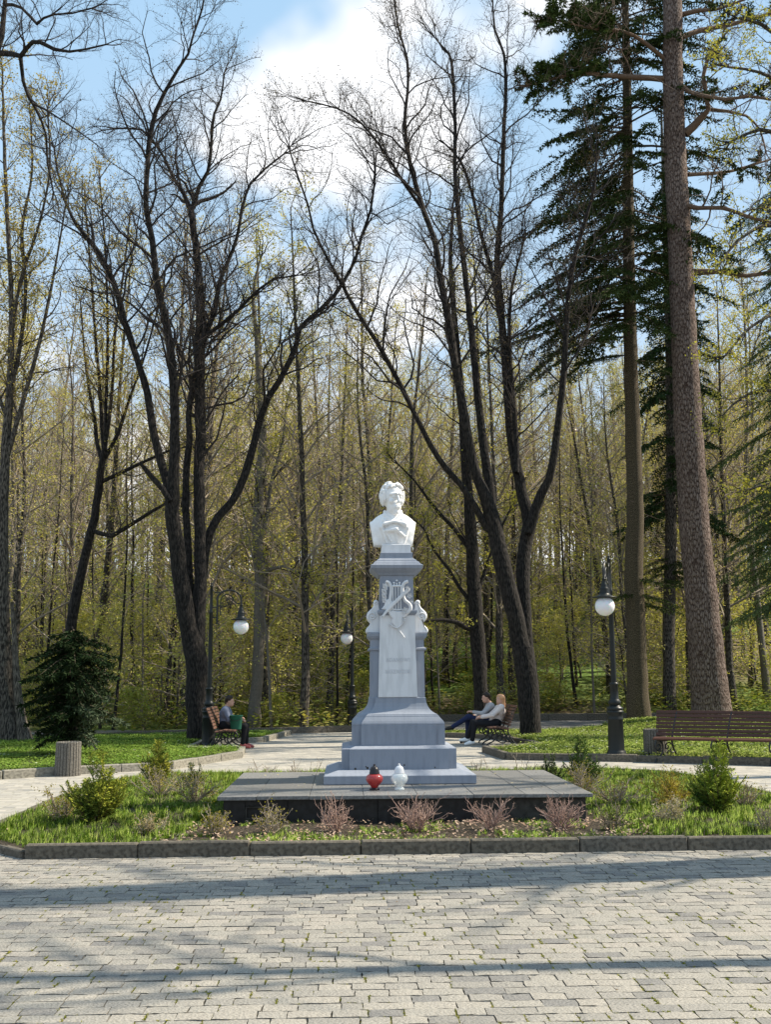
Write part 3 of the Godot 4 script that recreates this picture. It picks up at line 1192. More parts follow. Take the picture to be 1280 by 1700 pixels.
func make_ground() -> void:
	var base := MB.new()
	base.quad(Vector3(-400, -0.12, 120), Vector3(400, -0.12, 120), Vector3(400, -0.12, -500), Vector3(-400, -0.12, -500), Vector3.UP)
	struct("ground", base, M.litter)
	pave()
	# the wooded slope behind
	var m := MB.new()
	var patch := noise(FastNoiseLite.TYPE_SIMPLEX_SMOOTH, 0.06, 4, 71)
	var nx := 90
	var nz := 80
	for z in nz + 1:
		for x in nx + 1:
			var px := -90.0 + 180.0 * x / nx
			var pz := -25.0 - 150.0 * z / nz
			var hh := land(px, pz) - 0.05
			var g := smoothstep(-0.25, 0.25, patch.get_noise_2d(px, pz) - 0.02)
			m.vert(Vector3(px, hh, pz), Vector3(-(land(px + 0.5, pz) - land(px - 0.5, pz)), 1, -(land(px, pz + 0.5) - land(px, pz - 0.5))).normalized(), Vector2(px, pz), Color(0.20, 0.155, 0.09).lerp(Color(0.16, 0.26, 0.05), g))
	for z in nz:
		for x in nx:
			var a := z * (nx + 1) + x
			m.i.append_array(PackedInt32Array([a, a + nx + 1, a + 1, a + 1, a + nx + 1, a + nx + 2]))
	var hm: StandardMaterial3D = M.hill.duplicate()
	hm.albedo_color = Color.WHITE
	struct("wooded_hill", m, hm)
	# the road behind the right lawn
	var road := MB.new()
	road.quad(Vector3(1.0, 0.012, -33.4), Vector3(70, 0.012, -33.4), Vector3(70, 0.012, -38.6), Vector3(1.0, 0.012, -38.6), Vector3.UP)
	struct("road", road, M.asphalt)
	kerb("road_kerb", [[0.6, -32.2], [1.6, -38.8], [40.0, -38.8]], 0.26, 0.2, M.kerb_old, 1.5)
	kerb("woodland_kerb", [[-22.0, -23.6], [-8.7, -28.35], [0.5, -32.1]], 0.19, 0.16, M.kerb_old, 1.2)
	# the bed round the monument
	var bed := flat(BED)
	kerb("bed_kerb", BED.slice(0, 2), 0.125, 0.10, M.kerb_old, 1.12)
	kerb("bed_side_kerb", BED.slice(1) + [BED[0]], 0.075, 0.08, M.kerb_old, 1.12)
	struct("bed_soil", rolling(bed, 0.5, func(x, z): return 0.062 + 0.02 * sin(x * 3.1) * sin(z * 2.3)), M.soil)
	# lawns with their kerbs
	kerb("left_lawn_kerb", LEFT_LAWN.slice(0, 6), 0.13, 0.14, M.kerb, 0.9)
	kerb("left_front_kerb", LEFT_LAWN.slice(8) + [LEFT_LAWN[0]], 0.14, 0.14, M.kerb, 0.95)
	kerb("right_front_kerb", RIGHT_LAWN.slice(0, 6), 0.14, 0.14, M.kerb_old, 1.1)
	kerb("right_niche_kerb", RIGHT_LAWN.slice(10) + [RIGHT_LAWN[0]], 0.13, 0.14, M.kerb_old, 1.0)
	struct("left_lawn", rolling(flat(LEFT_LAWN), 1.0, lawn_y), M.soil)
	struct("right_lawn", rolling(flat(RIGHT_LAWN), 0.8, lawn_y), M.soil)

	var g := RandomNumberGenerator.new()
	g.seed = 5
	var thick := noise(FastNoiseLite.TYPE_SIMPLEX_SMOOTH, 0.8, 3, 81)
	var at: Array[Transform3D] = []
	while at.size() < 11500:
		var p := Vector2(g.randf_range(-3.9, 5.8), g.randf_range(-18.0, -10.0))
		if not inside(p, bed, 0.06) or (p.x > -1.42 and p.x < 2.73 and p.y < -11.75 and p.y > -14.6):
			continue
		var strip := p.x > -1.7 and p.x < 3.0 and p.y > -11.8
		var thin := 0.45 if strip and p.y < -10.55 else (0.0 if strip else -0.36)
		if thick.get_noise_2d(p.x * 1.4, p.y * 1.4) + g.randf_range(-0.3, 0.3) < thin - (0.25 if strip else 0.0):
			continue
		var sc := g.randf_range(0.6, 1.2) * (0.62 if strip else 1.0)
		at.append(Transform3D(Basis(Vector3.UP, g.randf() * TAU) * Basis.from_scale(Vector3(1, sc, 1)), Vector3(p.x, 0.055, p.y)))
	scatter("bed_grass", tuft(11, 0.088, 0.045, 0.0030), M.grass, at, Color(0.20, 0.33, 0.05), Color(0.38, 0.47, 0.11), null, "bright green grass growing in the bed round the monument", "grass")
	var dead: Array[Transform3D] = []
	while dead.size() < 900:
		var p := Vector2(g.randf_range(-1.9, 3.2), g.randf_range(-11.7, -10.2)) if g.randf() < 0.75 else Vector2(g.randf_range(-3.7, 5.5), g.randf_range(-17, -10.2))
		if inside(p, bed, 0.08):
			dead.append(Transform3D(Basis(Vector3.UP, g.randf() * TAU) * Basis(Vector3.RIGHT, g.randfn() * 0.4), Vector3(p.x, 0.085 + g.randf() * 0.012, p.y)))
	scatter("fallen_leaves", rosette(2, 0.01, 0.03, 0.035), M.twig, dead, Color(0.28, 0.17, 0.11), Color(0.42, 0.32, 0.24), null, "dry fallen leaves on the soil of the bed", "leaves")
	# low leafy cover on the two lawns
	for w in [[LEFT_LAWN, 9000, -12.0, "left"], [RIGHT_LAWN, 9500, 14.0, "right"]]:
		var poly := flat(w[0])
		var low: Array[Transform3D] = []
		var bloom: Array[Transform3D] = []
		var blades: Array[Transform3D] = []
		var lo := -33.3
		while low.size() < w[1]:
			var p := Vector2(g.randf_range(minf(w[2], 1.9), maxf(w[2], -1.6)), g.randf_range(lo, -14.0))
			if not inside(p, poly, 0.1):
				continue
			var t := Transform3D(Basis(Vector3.UP, g.randf() * TAU) * Basis.from_scale(Vector3.ONE * g.randf_range(0.7, 1.4)), Vector3(p.x, lawn_y(p.x, p.y) - 0.01, p.y))
			low.append(t)
			if g.randf() < 0.4:
				blades.append(t)
			if g.randf() < (0.05 if w[3] == "left" else 0.16) * smoothstep(-0.2, 0.4, thick.get_noise_2d(p.x * 0.5, p.y * 0.5)):
				bloom.append(t.translated(Vector3(0, 0.085, 0)))
		scatter(w[3] + "_ground_cover", rosette(20, 0.07, 0.11, 0.042), M.grass, low, Color(0.13, 0.24, 0.035) if w[3] == "left" else Color(0.26, 0.34, 0.06), Color(0.24, 0.32, 0.06) if w[3] == "left" else Color(0.38, 0.42, 0.12), null, "low leafy ground cover on the %s lawn" % w[3], "ground cover")
		scatter(w[3] + "_lawn_grass", tuft(8, 0.10, 0.07, 0.004), M.grass, blades, Color(0.10, 0.19, 0.03), Color(0.19, 0.25, 0.05), null, "thin grass among the ground cover of the %s lawn" % w[3], "grass")
		scatter(w[3] + "_lawn_flowers", rosette(5, 0.01, 0.008, 0.022), M.twig, bloom, Color(0.8, 0.8, 0.72), Color(0.75, 0.75, 0.6), null, "small white spring flowers on the %s lawn" % w[3], "flowers")

# ---------------------------------------------------------------- platform and monument
const MX := 0.645
const MZ := -13.58

func make_platform() -> void:
	var o := thing("stone_platform", "low dark granite platform of slabs under the white bust monument", "platform")
	var xs := [-1.43, -1.0, -0.42, 0.18, 0.78, 1.40, 1.98, 2.36, 2.74]
	var zs := [-11.66, -12.25, -12.95, -13.75, -14.56]
	for a in xs.size() - 1:
		for b in zs.size() - 1:
			var s := MB.new()
			var tone := R.randf_range(0.85, 1.15)
			var dy := R.randfn() * 0.0012
			s.box(Vector3(xs[a] + 0.002, 0.318 + dy, zs[b + 1] + 0.002), Vector3(xs[a + 1] - 0.002, 0.36 + dy, zs[b] - 0.002), 0.004, Color(tone, tone, tone))
			part(o, "top_slab", s, M.granite if (a * 3 + b) % 3 else M.granite_b)
	var core := MB.new()
	core.box(Vector3(-1.34, -0.05, -14.47), Vector3(2.65, 0.3155, -11.79))
	part(o, "core", core, M.black)
	var fx := [-1.37, -0.93, -0.66, 0.34, 1.42, 2.68]
	for k in fx.size() - 1:
		var s := MB.new()
		if k == 0:   # this panel is cut out round the vent
			s.box(Vector3(fx[0], 0.02, -11.785), Vector3(-1.13, 0.314, -11.76), 0.003)
			s.box(Vector3(-1.13, 0.245, -11.785), Vector3(fx[1] - 0.002, 0.314, -11.76), 0.003)
			s.box(Vector3(-1.13, 0.02, -11.785), Vector3(fx[1] - 0.002, 0.10, -11.76), 0.003)
		else:
			s.box(Vector3(fx[k] + 0.002, 0.02, -11.785), Vector3(fx[k + 1] - 0.002, 0.314, -11.76), 0.003)
		part(o, "front_panel", s, M.black_dusty if k == 4 else M.black)
	for w in [[-1.372, -1.345], [2.655, 2.682]]:
		for k in 3:
			var s := MB.new()
			s.box(Vector3(w[0], 0.02, -11.79 - 0.9 * (k + 1) + 0.004), Vector3(w[1], 0.314, -11.79 - 0.9 * k), 0.003)
			part(o, "side_panel", s, M.black_dusty)
	var v := MB.new()
	for r in [[-1.128, 0.102, -1.11, 0.243], [-0.955, 0.102, -0.937, 0.243], [-1.11, 0.225, -0.955, 0.243], [-1.11, 0.102, -0.955, 0.118]]:
		v.box(Vector3(r[0], r[1], -11.784), Vector3(r[2], r[3], -11.752), 0.002)
	part(o, "vent_frame", v, M.black_dusty)

func bars(rows: Array, dw: float, dd: float) -> Array:
	var out := []
	for r in rows:
		out.append([r[0], r[1] + dw, r[2] + dd])
	return out

func make_monument() -> void:
	var o := thing("bust_monument", "blue-grey and white pedestal monument carrying a white portrait bust", "monument", Vector3(MX, 0.36, MZ))
	var lo := Vector3(0, -0.36, 0)
	var s := MB.new()
	s.stack(lo, [[0.362, 0.925, 0.80], [0.370, 0.93, 0.805], [0.462, 0.93, 0.805], [0.470, 0.922, 0.797], [0.522, 0.76, 0.68]])
	part(o, "base_slab", s, M.blue)
	# two stepped blocks: a body and a wider face standing proud of it
	for w in [["lower_block", 0.515, 0.775, 0.715, 0.560, 0.618, 0.632], ["upper_block", 0.800, 1.055, 0.585, 0.455, 0.470, 0.512]]:
		var b := MB.new()
		var l: float = w[1]
		var h: float = w[2]
		b.stack(lo, [[l, w[3], w[4]], [h - 0.008, w[3], w[4]], [h, w[3] - 0.008, w[4] - 0.008], [h + 0.028, w[3] - 0.10, w[4] - 0.10]])
		b.stack(lo, [[l, w[5], w[6]], [h - 0.006, w[5], w[6]], [h + 0.002, w[5] - 0.008, w[6] - 0.008], [h + 0.030, w[5] - 0.08, w[6] - 0.10]])
		b.stack(lo, [[l, w[3] + 0.05, w[4] - 0.12], [h - 0.007, w[3] + 0.05, w[4] - 0.12], [h + 0.001, w[3] + 0.042, w[4] - 0.128], [h + 0.029, w[3] - 0.08, w[4] - 0.2]] if false else [[l, w[3] - 0.02, 0.1], [h, w[3] - 0.02, 0.1]])
		part(o, w[0], b, M.blue)
	# the curved foot of the shaft
	var prof := [[1.050, 0.583, 0.455], [1.062, 0.586, 0.458], [1.076, 0.582, 0.455], [1.102, 0.566, 0.444], [1.130, 0.540, 0.428], [1.152, 0.520, 0.415], [1.168, 0.512, 0.410], [1.173, 0.500, 0.402], [1.182, 0.496, 0.400], [1.196, 0.466, 0.380], [1.215, 0.436, 0.358], [1.240, 0.410, 0.338], [1.275, 0.386, 0.322], [1.320, 0.368, 0.308], [1.370, 0.360, 0.302], [1.384, 0.360, 0.302], [1.392, 0.352, 0.296]]
	var f := MB.new()
	f.stack(lo, prof)
	var front := []
	for r in prof:
		front.append([r[0] + 0.0015, r[1] * 0.80, r[2] + 0.052])
	f.stack(lo, front)
	part(o, "curved_foot", f, M.blue)
	# shaft: pillars at the sides, the tall pale tablet in front
	var p := MB.new()
	p.stack(lo, [[1.390, 0.350, 0.295], [1.985, 0.345, 0.290], [1.990, 0.372, 0.312], [2.012, 0.376, 0.316], [2.020, 0.360, 0.300], [2.032, 0.344, 0.289], [2.118, 0.342, 0.287], [2.130, 0.352, 0.297], [2.150, 0.372, 0.315], [2.160, 0.374, 0.317], [2.166, 0.382, 0.324], [2.205, 0.388, 0.330], [2.212, 0.385, 0.326]])
	part(o, "pillar", p, M.blue)
	var t := MB.new()
	t.stack(lo + Vector3(0, 0, 0.10), [[1.394, 0.247, 0.258], [1.402, 0.250, 0.262], [2.430, 0.222, 0.252], [2.436, 0.218, 0.248]])
	var tab := part(o, "tablet", t, M.white)
	for w in [["ADAMOWI", 1.865, 0.060], ["MICKIEWICZOWI", 1.715, 0.066]]:
		var tm := TextMesh.new()
		var fo := SystemFont.new()
		fo.font_names = PackedStringArray(["Droid Serif"])
		tm.font = fo
		tm.text = w[0]
		tm.font_size = 32
		tm.pixel_size = w[2] / 32.0
		tm.depth = 0.004
		var l := part(tab, "lettering", tm, M.faint)
		l.position = Vector3(0.005, w[1] - 0.36, 0.3595)
		l.rotation.x = -0.0096
		if w[0].length() > 8:
			l.scale.x = 0.60
	var mc := MB.new()
	mc.stack(lo + Vector3(0, 0, 0.10), [[2.434, 0.226, 0.254], [2.446, 0.236, 0.264], [2.462, 0.250, 0.276], [2.486, 0.256, 0.282], [2.498, 0.254, 0.280], [2.502, 0.244, 0.270]])
	part(o, "tablet_cap", mc, M.blue)
	var us := MB.new()
	us.stack(lo, [[2.205, 0.228, 0.270], [2.500, 0.222, 0.268], [2.965, 0.214, 0.258]])
	part(o, "upper_shaft", us, M.blue)
	var c := MB.new()
	c.stack(lo, [[2.955, 0.222, 0.266], [2.962, 0.240, 0.280], [2.985, 0.262, 0.296], [3.015, 0.300, 0.330], [3.040, 0.326, 0.352], [3.046, 0.334, 0.360], [3.084, 0.340, 0.366], [3.094, 0.334, 0.360], [3.100, 0.312, 0.340], [3.112, 0.304, 0.332], [3.135, 0.286, 0.316], [3.146, 0.262, 0.296], [3.158, 0.258, 0.292], [3.182, 0.222, 0.262], [3.196, 0.213, 0.254], [3.256, 0.211, 0.252], [3.262, 0.206, 0.246]])
	part(o, "cornice", c, M.blue)
	var nk := MB.new()
	nk.stack(lo, [[3.260, 0.192, 0.19], [3.268, 0.194, 0.192], [3.372, 0.190, 0.188], [3.378, 0.185, 0.183]])
	part(o, "bust_plinth", nk, M.white)
	# volutes at the sides
	var outline := PackedVector2Array()
	for q in [[0.20, 2.212], [0.385, 2.212], [0.402, 2.222], [0.408, 2.245], [0.395, 2.275], [0.365, 2.305], [0.348, 2.335], [0.350, 2.352], [0.372, 2.372], [0.390, 2.402], [0.396, 2.440], [0.382, 2.478], [0.350, 2.510], [0.322, 2.536], [0.306, 2.560], [0.300, 2.585], [0.306, 2.610], [0.298, 2.632], [0.275, 2.642], [0.252, 2.634], [0.236, 2.612], [0.230, 2.560], [0.216, 2.50]]:
		outline.append(Vector2(q[0], q[1] - 0.36))
	for side in [1.0, -1.0]:
		var vl := MB.new()
		var ol := PackedVector2Array()
		for q in outline:
			ol.append(Vector2(q.x * side, q.y))
		if side < 0.0:
			ol.reverse()
		vl.slab(Transform3D(Basis(), Vector3(0, 0, -0.02)), ol, 0.26, 0.012)
		# the raised coil and the small curl at its top
		for w in [[0.322, 2.425, 0.058, 1.4], [0.266, 2.602, 0.026, 1.0]]:
			var pts := PackedVector3Array()
			var rr := PackedFloat32Array()
			for k in 30:
				var f2 := k / 29.0
				var an: float = -1.2 + f2 * TAU * w[3]
				var r: float = w[2] * (1.0 - 0.68 * f2)
				pts.append(Vector3((w[0] + r * cos(an)) * side, w[1] - 0.36 + r * sin(an), 0.242))
				rr.append(0.010)
			vl.tube(pts, rr, 6, Color.WHITE, Color(-1, 0, 0), true)
			vl.ball(Vector3(w[0] * side, w[1] - 0.36, 0.24), Vector3.ONE * w[2] * 0.3, 8)
		part(o, "volute", vl, M.white)
	for w in [[-0.395, 0.545, 0.014], [-0.415, 0.56, 0.008], [0.06, 0.575, 0.010], [-0.545, 0.535, 0.012], [0.44, 0.545, 0.008]]:
		var ch := MB.new()
		ch.ball(Vector3(w[0], w[1] - 0.36, 0.632 if absf(w[0]) < 0.5 else 0.635), Vector3(w[2], w[2] * 1.2, 0.003), 7)
		part(o, "chip", ch, M.soil)
	make_lyre(o)
	make_bust(o)

func make_wear() -> void:
	var g := RandomNumberGenerator.new()
	g.seed = 8
	var at: Array[Transform3D] = []
	while at.size() < 90:
		var p := Vector2(g.randf_range(-1.4, 2.7), g.randf_range(-14.5, -11.7))
		if absf(p.x - MX) < 0.95 and p.y < -12.75 and p.y > -14.45:
			continue
		at.append(Transform3D(Basis(Vector3.UP, g.randf() * TAU) * Basis.from_scale(Vector3.ONE * g.randf_range(0.3, 1.0)), Vector3(p.x, 0.363, p.y)))
	scatter("platform_litter", rosette(2, 0.006, 0.012, 0.028), M.twig, at, Color(0.30, 0.24, 0.13), Color(0.42, 0.36, 0.2), null, "bits of dry leaf and bud lying on the dark platform", "litter")
	var bits: Array[Transform3D] = []
	for k in 420:
		var q := Vector2(g.randf_range(-3.5, 5.0), -10.0 + 4.9 * (1.0 - sqrt(g.randf())) * (1.0 if k % 2 else 0.35))
		bits.append(Transform3D(Basis(Vector3.UP, g.randf() * TAU) * Basis.from_scale(Vector3.ONE * g.randf_range(0.25, 0.9)), Vector3(q.x, 0.006, q.y)))
	scatter("paving_litter", rosette(2, 0.006, 0.012, 0.030), M.twig, bits, Color(0.13, 0.09, 0.05), Color(0.30, 0.22, 0.13), null, "bits of dry leaf and bud scales lying on the paving", "litter")

func make_lyre(o: Node3D) -> void:
	# drawn on the crop where one step is 1.14 mm
	var q := func(x: float, y: float) -> Vector2: return Vector2((x - 525.0) * 0.00114, 2.895 - 0.36 - (y - 223.0) * 0.00114)
	var put := func(m: MB, rows: Array, wide: float, z: float, end := 1.0) -> void:
		var pts := PackedVector3Array()
		var w := PackedFloat32Array()
		for r in rows:
			var v: Vector2 = q.call(r[0], r[1])
			pts.append(Vector3(v.x, v.y, z))
			w.append(wide)
		w[-1] *= end
		var sl := smooth_line(pts, w, 0.012)
		m.tube(sl[0], sl[1], 8, Color.WHITE, Color(-1, 0, 0), true)
	var z0 := 0.375
	var m := MB.new()
	put.call(m, [[398, 248], [432, 262], [456, 320], [450, 400], [440, 470], [432, 540], [440, 600], [478, 660]], 0.022, z0)
	put.call(m, [[648, 245], [606, 264], [584, 320], [590, 400], [612, 460], [660, 500], [676, 550], [640, 600], [580, 650]], 0.022, z0)
	var base := PackedVector2Array()
	for w in [[432, 590], [470, 572], [525, 585], [580, 580], [612, 600], [590, 650], [586, 700], [560, 750], [525, 780], [488, 750], [458, 712], [466, 650]]:
		base.append(q.call(w[0], w[1]))
	base.reverse()
	m.slab(Transform3D(Basis(), Vector3(0, 0, z0 - 0.025)), base, 0.042, 0.012)
	var hip := PackedVector2Array()
	for w in [[395, 455], [440, 440], [475, 480], [485, 540], [450, 590], [395, 570], [345, 560], [375, 520]]:
		hip.append(q.call(w[0], w[1]))
	hip.reverse()
	m.slab(Transform3D(Basis(), Vector3(0, 0, z0 - 0.025)), hip, 0.04, 0.012)
	put.call(m, [[446, 304], [500, 298], [545, 298], [600, 304]], 0.013, z0 + 0.004)
	put.call(m, [[470, 560], [525, 568], [585, 562]], 0.010, z0 + 0.004)
	part(o, "lyre", m, M.white)
	for k in 4:
		var st := MB.new()
		var x: float = [478, 505, 536, 563][k]
		put.call(st, [[x, 300], [x, 430], [x, 572]], 0.0068, z0 + 0.002)
		part(o, "lyre_string", st, M.white)
	for k in 3:
		var kb := MB.new()
		var v: Vector2 = q.call([488, 520, 552][k], [262, 236, 262][k])
		kb.ball(Vector3(v.x, v.y, z0), Vector3.ONE * 0.014, 10)
		put.call(kb, [[[488, 520, 552][k], 262], [[488, 520, 552][k], 300]], 0.008, z0)
		part(o, "lyre_peg", kb, M.white)
	var scroll := PackedVector2Array()
	for w in [[345, 640], [372, 600], [430, 520], [560, 400], [640, 318], [668, 330], [664, 358], [600, 415], [480, 530], [400, 610], [372, 652]]:
		scroll.append(q.call(w[0], w[1]))
	scroll.reverse()
	var sc := MB.new()
	sc.slab(Transform3D(Basis(), Vector3(0, 0, z0 + 0.012)), scroll, 0.026, 0.008)
	part(o, "scroll", sc, M.white)
	var leafs := [[415, 345, 362, 268, 0.034], [410, 395, 346, 330, 0.034], [408, 440, 346, 385, 0.034], [410, 490, 350, 440, 0.034], [430, 310, 392, 240, 0.03]]
	for w in leafs:
		var lf := MB.new()
		var a: Vector2 = q.call(w[0], w[1])
		var b: Vector2 = q.call(w[2], w[3])
		petal(lf, Vector3(a.x, a.y, z0 + 0.004), Vector3(b.x, b.y, z0 + 0.012), w[4])
		part(o, "laurel_leaf", lf, M.white)
	for w in [[640, 325, 0.030, 0.3], [662, 412, 0.034, 1.0], [684, 478, 0.024, 0.1], [612, 575, 0.042, 0.6], [604, 668, 0.026, 1.3]]:
		var fl := MB.new()
		var a: Vector2 = q.call(w[0], w[1])
		for k in 5:
			var an: float = w[3] + TAU * k / 5
			petal(fl, Vector3(a.x, a.y, z0 + 0.03), Vector3(a.x + cos(an) * w[2] * 1.15, a.y + sin(an) * w[2] * 1.15, z0 + 0.05), w[2] * 0.42)
		fl.ball(Vector3(a.x, a.y, z0 + 0.04), Vector3.ONE * w[2] * 0.3, 8)
		part(o, "flower", fl, M.white)
	var stm := MB.new()
	put.call(stm, [[432, 722], [470, 750], [522, 776], [560, 820], [602, 880]], 0.008, z0 + 0.008)
	put.call(stm, [[522, 776], [570, 730], [604, 668], [612, 600]], 0.007, z0 + 0.016)
	part(o, "flower_stem", stm, M.white)

func petal(m: MB, a: Vector3, b: Vector3, wide: float) -> void:
	var d := b - a
	var s := d.cross(Vector3.BACK).normalized() * wide
	var up := Vector3(0, 0, wide * 0.5)
	var mid := a + d * 0.55
	for w in [[s, 1.0], [-s, -1.0]]:
		m.quad(a, mid + w[0], b, mid + up, Vector3(0, 0, 1))
		m.quad(a - up, mid + w[0] - up, mid + w[0], a, w[0])
		m.quad(mid + w[0] - up, b - up, b, mid + w[0], w[0] + d)

func make_bust(o: Node3D) -> void:
	# local axes: origin under the bust, z towards the viewer
	var face := Basis(Vector3.UP, 0.42) * Basis(Vector3.RIGHT, 0.03)
	var hc := Vector3(0.0, 0.642, 0.0)
	var h := func(x: float, y: float, z: float) -> Vector3: return hc + face * Vector3(x, y, z) * 1.11
	var B := Basis()
	var prims := [
		[Vector3(0, 0.17, -0.03), Vector3(0.34, 0.30, 0.165), B],
		[Vector3(-0.27, 0.255, -0.05), Vector3(0.27, 0.255, -0.05), 0.085, 0.085],
		[Vector3(-0.20, 0.06, -0.02), Vector3(0.20, 0.06, -0.02), 0.115, 0.115],
		[Vector3(-0.21, 0.30, -0.05), Vector3(-0.03, 0.40, -0.05), 0.055, 0.06],
		[Vector3(0.21, 0.30, -0.05), Vector3(0.03, 0.40, -0.05), 0.055, 0.06],
		[Vector3(0, 0.33, -0.04), Vector3(0.01, 0.52, -0.015), 0.098, 0.086],
		[h.call(0, 0.035, -0.02), Vector3(0.130, 0.176, 0.160), face],
		[h.call(0, -0.09, 0.040), Vector3(0.094, 0.122, 0.104), face],
		[h.call(0, -0.165, 0.098), h.call(0, -0.172, 0.100), 0.038, 0.036],
	]
	var fine := [
		[h.call(0, 0.020, 0.140), h.call(0, -0.052, 0.178), 0.012, 0.021],
		[h.call(-0.016, -0.060, 0.152), h.call(0.016, -0.060, 0.152), 0.011, 0.011],
		[h.call(-0.080, 0.040, 0.104), h.call(-0.018, 0.050, 0.138), 0.016, 0.017],
		[h.call(0.080, 0.040, 0.104), h.call(0.018, 0.050, 0.138), 0.016, 0.017],
		[h.call(-0.062, -0.040, 0.095), h.call(-0.064, -0.045, 0.095), 0.036, 0.034],
		[h.call(0.062, -0.040, 0.095), h.call(0.064, -0.045, 0.095), 0.036, 0.034],
		[h.call(-0.030, -0.103, 0.136), h.call(0.030, -0.103, 0.136), 0.010, 0.010],
		[h.call(-0.024, -0.122, 0.134), h.call(0.024, -0.122, 0.134), 0.012, 0.012],
		[h.call(-0.122, -0.03, -0.005), h.call(-0.124, 0.03, -0.012), 0.022, 0.026],
		[h.call(0.122, -0.03, -0.005), h.call(0.124, 0.03, -0.012), 0.022, 0.026],
		[h.call(-0.046, 0.012, 0.112), h.call(-0.045, 0.012, 0.112), 0.022, 0.022],
		[h.call(0.046, 0.012, 0.112), h.call(0.045, 0.012, 0.112), 0.022, 0.022],
	]
	var carve := [
		[h.call(-0.046, 0.014, 0.148), h.call(-0.044, 0.014, 0.148), 0.020, 0.020],
		[h.call(0.046, 0.014, 0.148), h.call(0.044, 0.014, 0.148), 0.020, 0.020],
		[h.call(-0.03, -0.1125, 0.152), h.call(0.03, -0.1125, 0.152), 0.004, 0.004],
	]
	# hair: locks laid from the crown outwards, fuller at the sides
	var rng := RandomNumberGenerator.new()
	rng.seed = 12
	var hair := []
	for k in 210:
		var d := Vector3(rng.randfn(), rng.randfn(), rng.randfn()).normalized()
		var hairline := 0.66 - 0.22 * absf(d.x + 0.15)
		if (d.z > 0.12 and d.y < hairline) or d.y < -0.50 or (d.z > -0.15 and d.y < -0.25):
			continue
		var p := Vector3(d.x * 0.134, d.y * 0.178 + 0.036, d.z * 0.162 - 0.02)
		# combed from a parting on one side, waving down over the ears
		var flow := Vector3(0.8 if d.x > -0.05 else -0.8, -0.9 if absf(d.x) > 0.5 else -0.1, 0.5 if d.z > 0.2 else -0.3) + Vector3(rng.randfn(), rng.randfn(), rng.randfn()) * 0.35
		flow = (flow - d * flow.dot(d)).normalized() * rng.randf_range(0.03, 0.05)
		var out := d * rng.randf_range(-0.006, 0.004) * (1.4 if absf(d.x) > 0.6 else 1.0)
		hair.append([h.call(p.x + out.x, p.y + out.y, p.z + out.z), h.call(p.x + flow.x, p.y + flow.y, p.z + flow.z), rng.randf_range(0.013, 0.018), 0.010])
	for side in [-1.0, 1.0]:
		for k in 6:
			var y := 0.06 - 0.022 * k
			hair.append([h.call(side * 0.128, y + 0.03, 0.035), h.call(side * 0.134, y - 0.015, 0.022 - 0.006 * k), 0.016, 0.011])
	var dress := [
		# collar, its points, the cravat, lapels and the drape
		[Vector3(-0.108, 0.475, -0.03), Vector3(-0.100, 0.40, 0.055), 0.022, 0.026],
		[Vector3(0.112, 0.475, -0.03), Vector3(0.108, 0.40, 0.055), 0.022, 0.026],
		[Vector3(-0.100, 0.40, 0.055), Vector3(-0.018, 0.330, 0.120), 0.028, 0.016],
		[Vector3(0.108, 0.40, 0.055), Vector3(0.044, 0.330, 0.120), 0.028, 0.016],
		[Vector3(-0.15, 0.385, -0.02), Vector3(-0.115, 0.33, 0.095), 0.030, 0.030],
		[Vector3(0.155, 0.385, -0.02), Vector3(0.125, 0.33, 0.095), 0.030, 0.030],
		[Vector3(0.012, 0.318, 0.125), Vector3(0.016, 0.312, 0.140), 0.026, 0.026],
		[Vector3(-0.012, 0.312, 0.150), Vector3(-0.118, 0.278, 0.150), 0.016, 0.034],
		[Vector3(0.042, 0.312, 0.150), Vector3(0.150, 0.280, 0.135), 0.016, 0.036],
		[Vector3(0.140, 0.275, 0.140), Vector3(0.165, 0.235, 0.130), 0.022, 0.014],
		[Vector3(-0.165, 0.37, 0.02), Vector3(-0.155, 0.235, 0.130), 0.018, 0.024],
		[Vector3(-0.155, 0.235, 0.130), Vector3(-0.085, 0.03, 0.135), 0.026, 0.012],
		[Vector3(0.175, 0.37, 0.02), Vector3(0.190, 0.235, 0.112), 0.018, 0.022],
		[Vector3(0.190, 0.235, 0.112), Vector3(0.15, 0.03, 0.115), 0.024, 0.012],
		[Vector3(-0.095, 0.190, 0.155), Vector3(0.04, 0.205, 0.160), 0.020, 0.030],
		[Vector3(0.04, 0.205, 0.160), Vector3(0.14, 0.12, 0.138), 0.030, 0.018],
		[Vector3(-0.105, 0.185, 0.150), Vector3(-0.03, 0.05, 0.135), 0.018, 0.012],
		[Vector3(0.02, 0.19, 0.150), Vector3(0.06, 0.04, 0.135), 0.016, 0.010],
	]
	var keep := [Plane(Vector3(0, -1, 0), 0.0), Plane(Vector3(1, -0.17, 0).normalized(), 0.252), Plane(Vector3(-1, -0.17, 0).normalized(), 0.252), Plane(Vector3(0, 0, -1), 0.17)]
	var ripple := noise(FastNoiseLite.TYPE_SIMPLEX_SMOOTH, 9.0, 2, 99)
	var m := body(prims + fine + hair + dress, 0.0072, 0.0062, carve, keep, ripple, 0.0015)
	var b := part(o, "bust", m, M.bust)
	b.position = Vector3(-0.035, 3.374 - 0.36, 0.0)

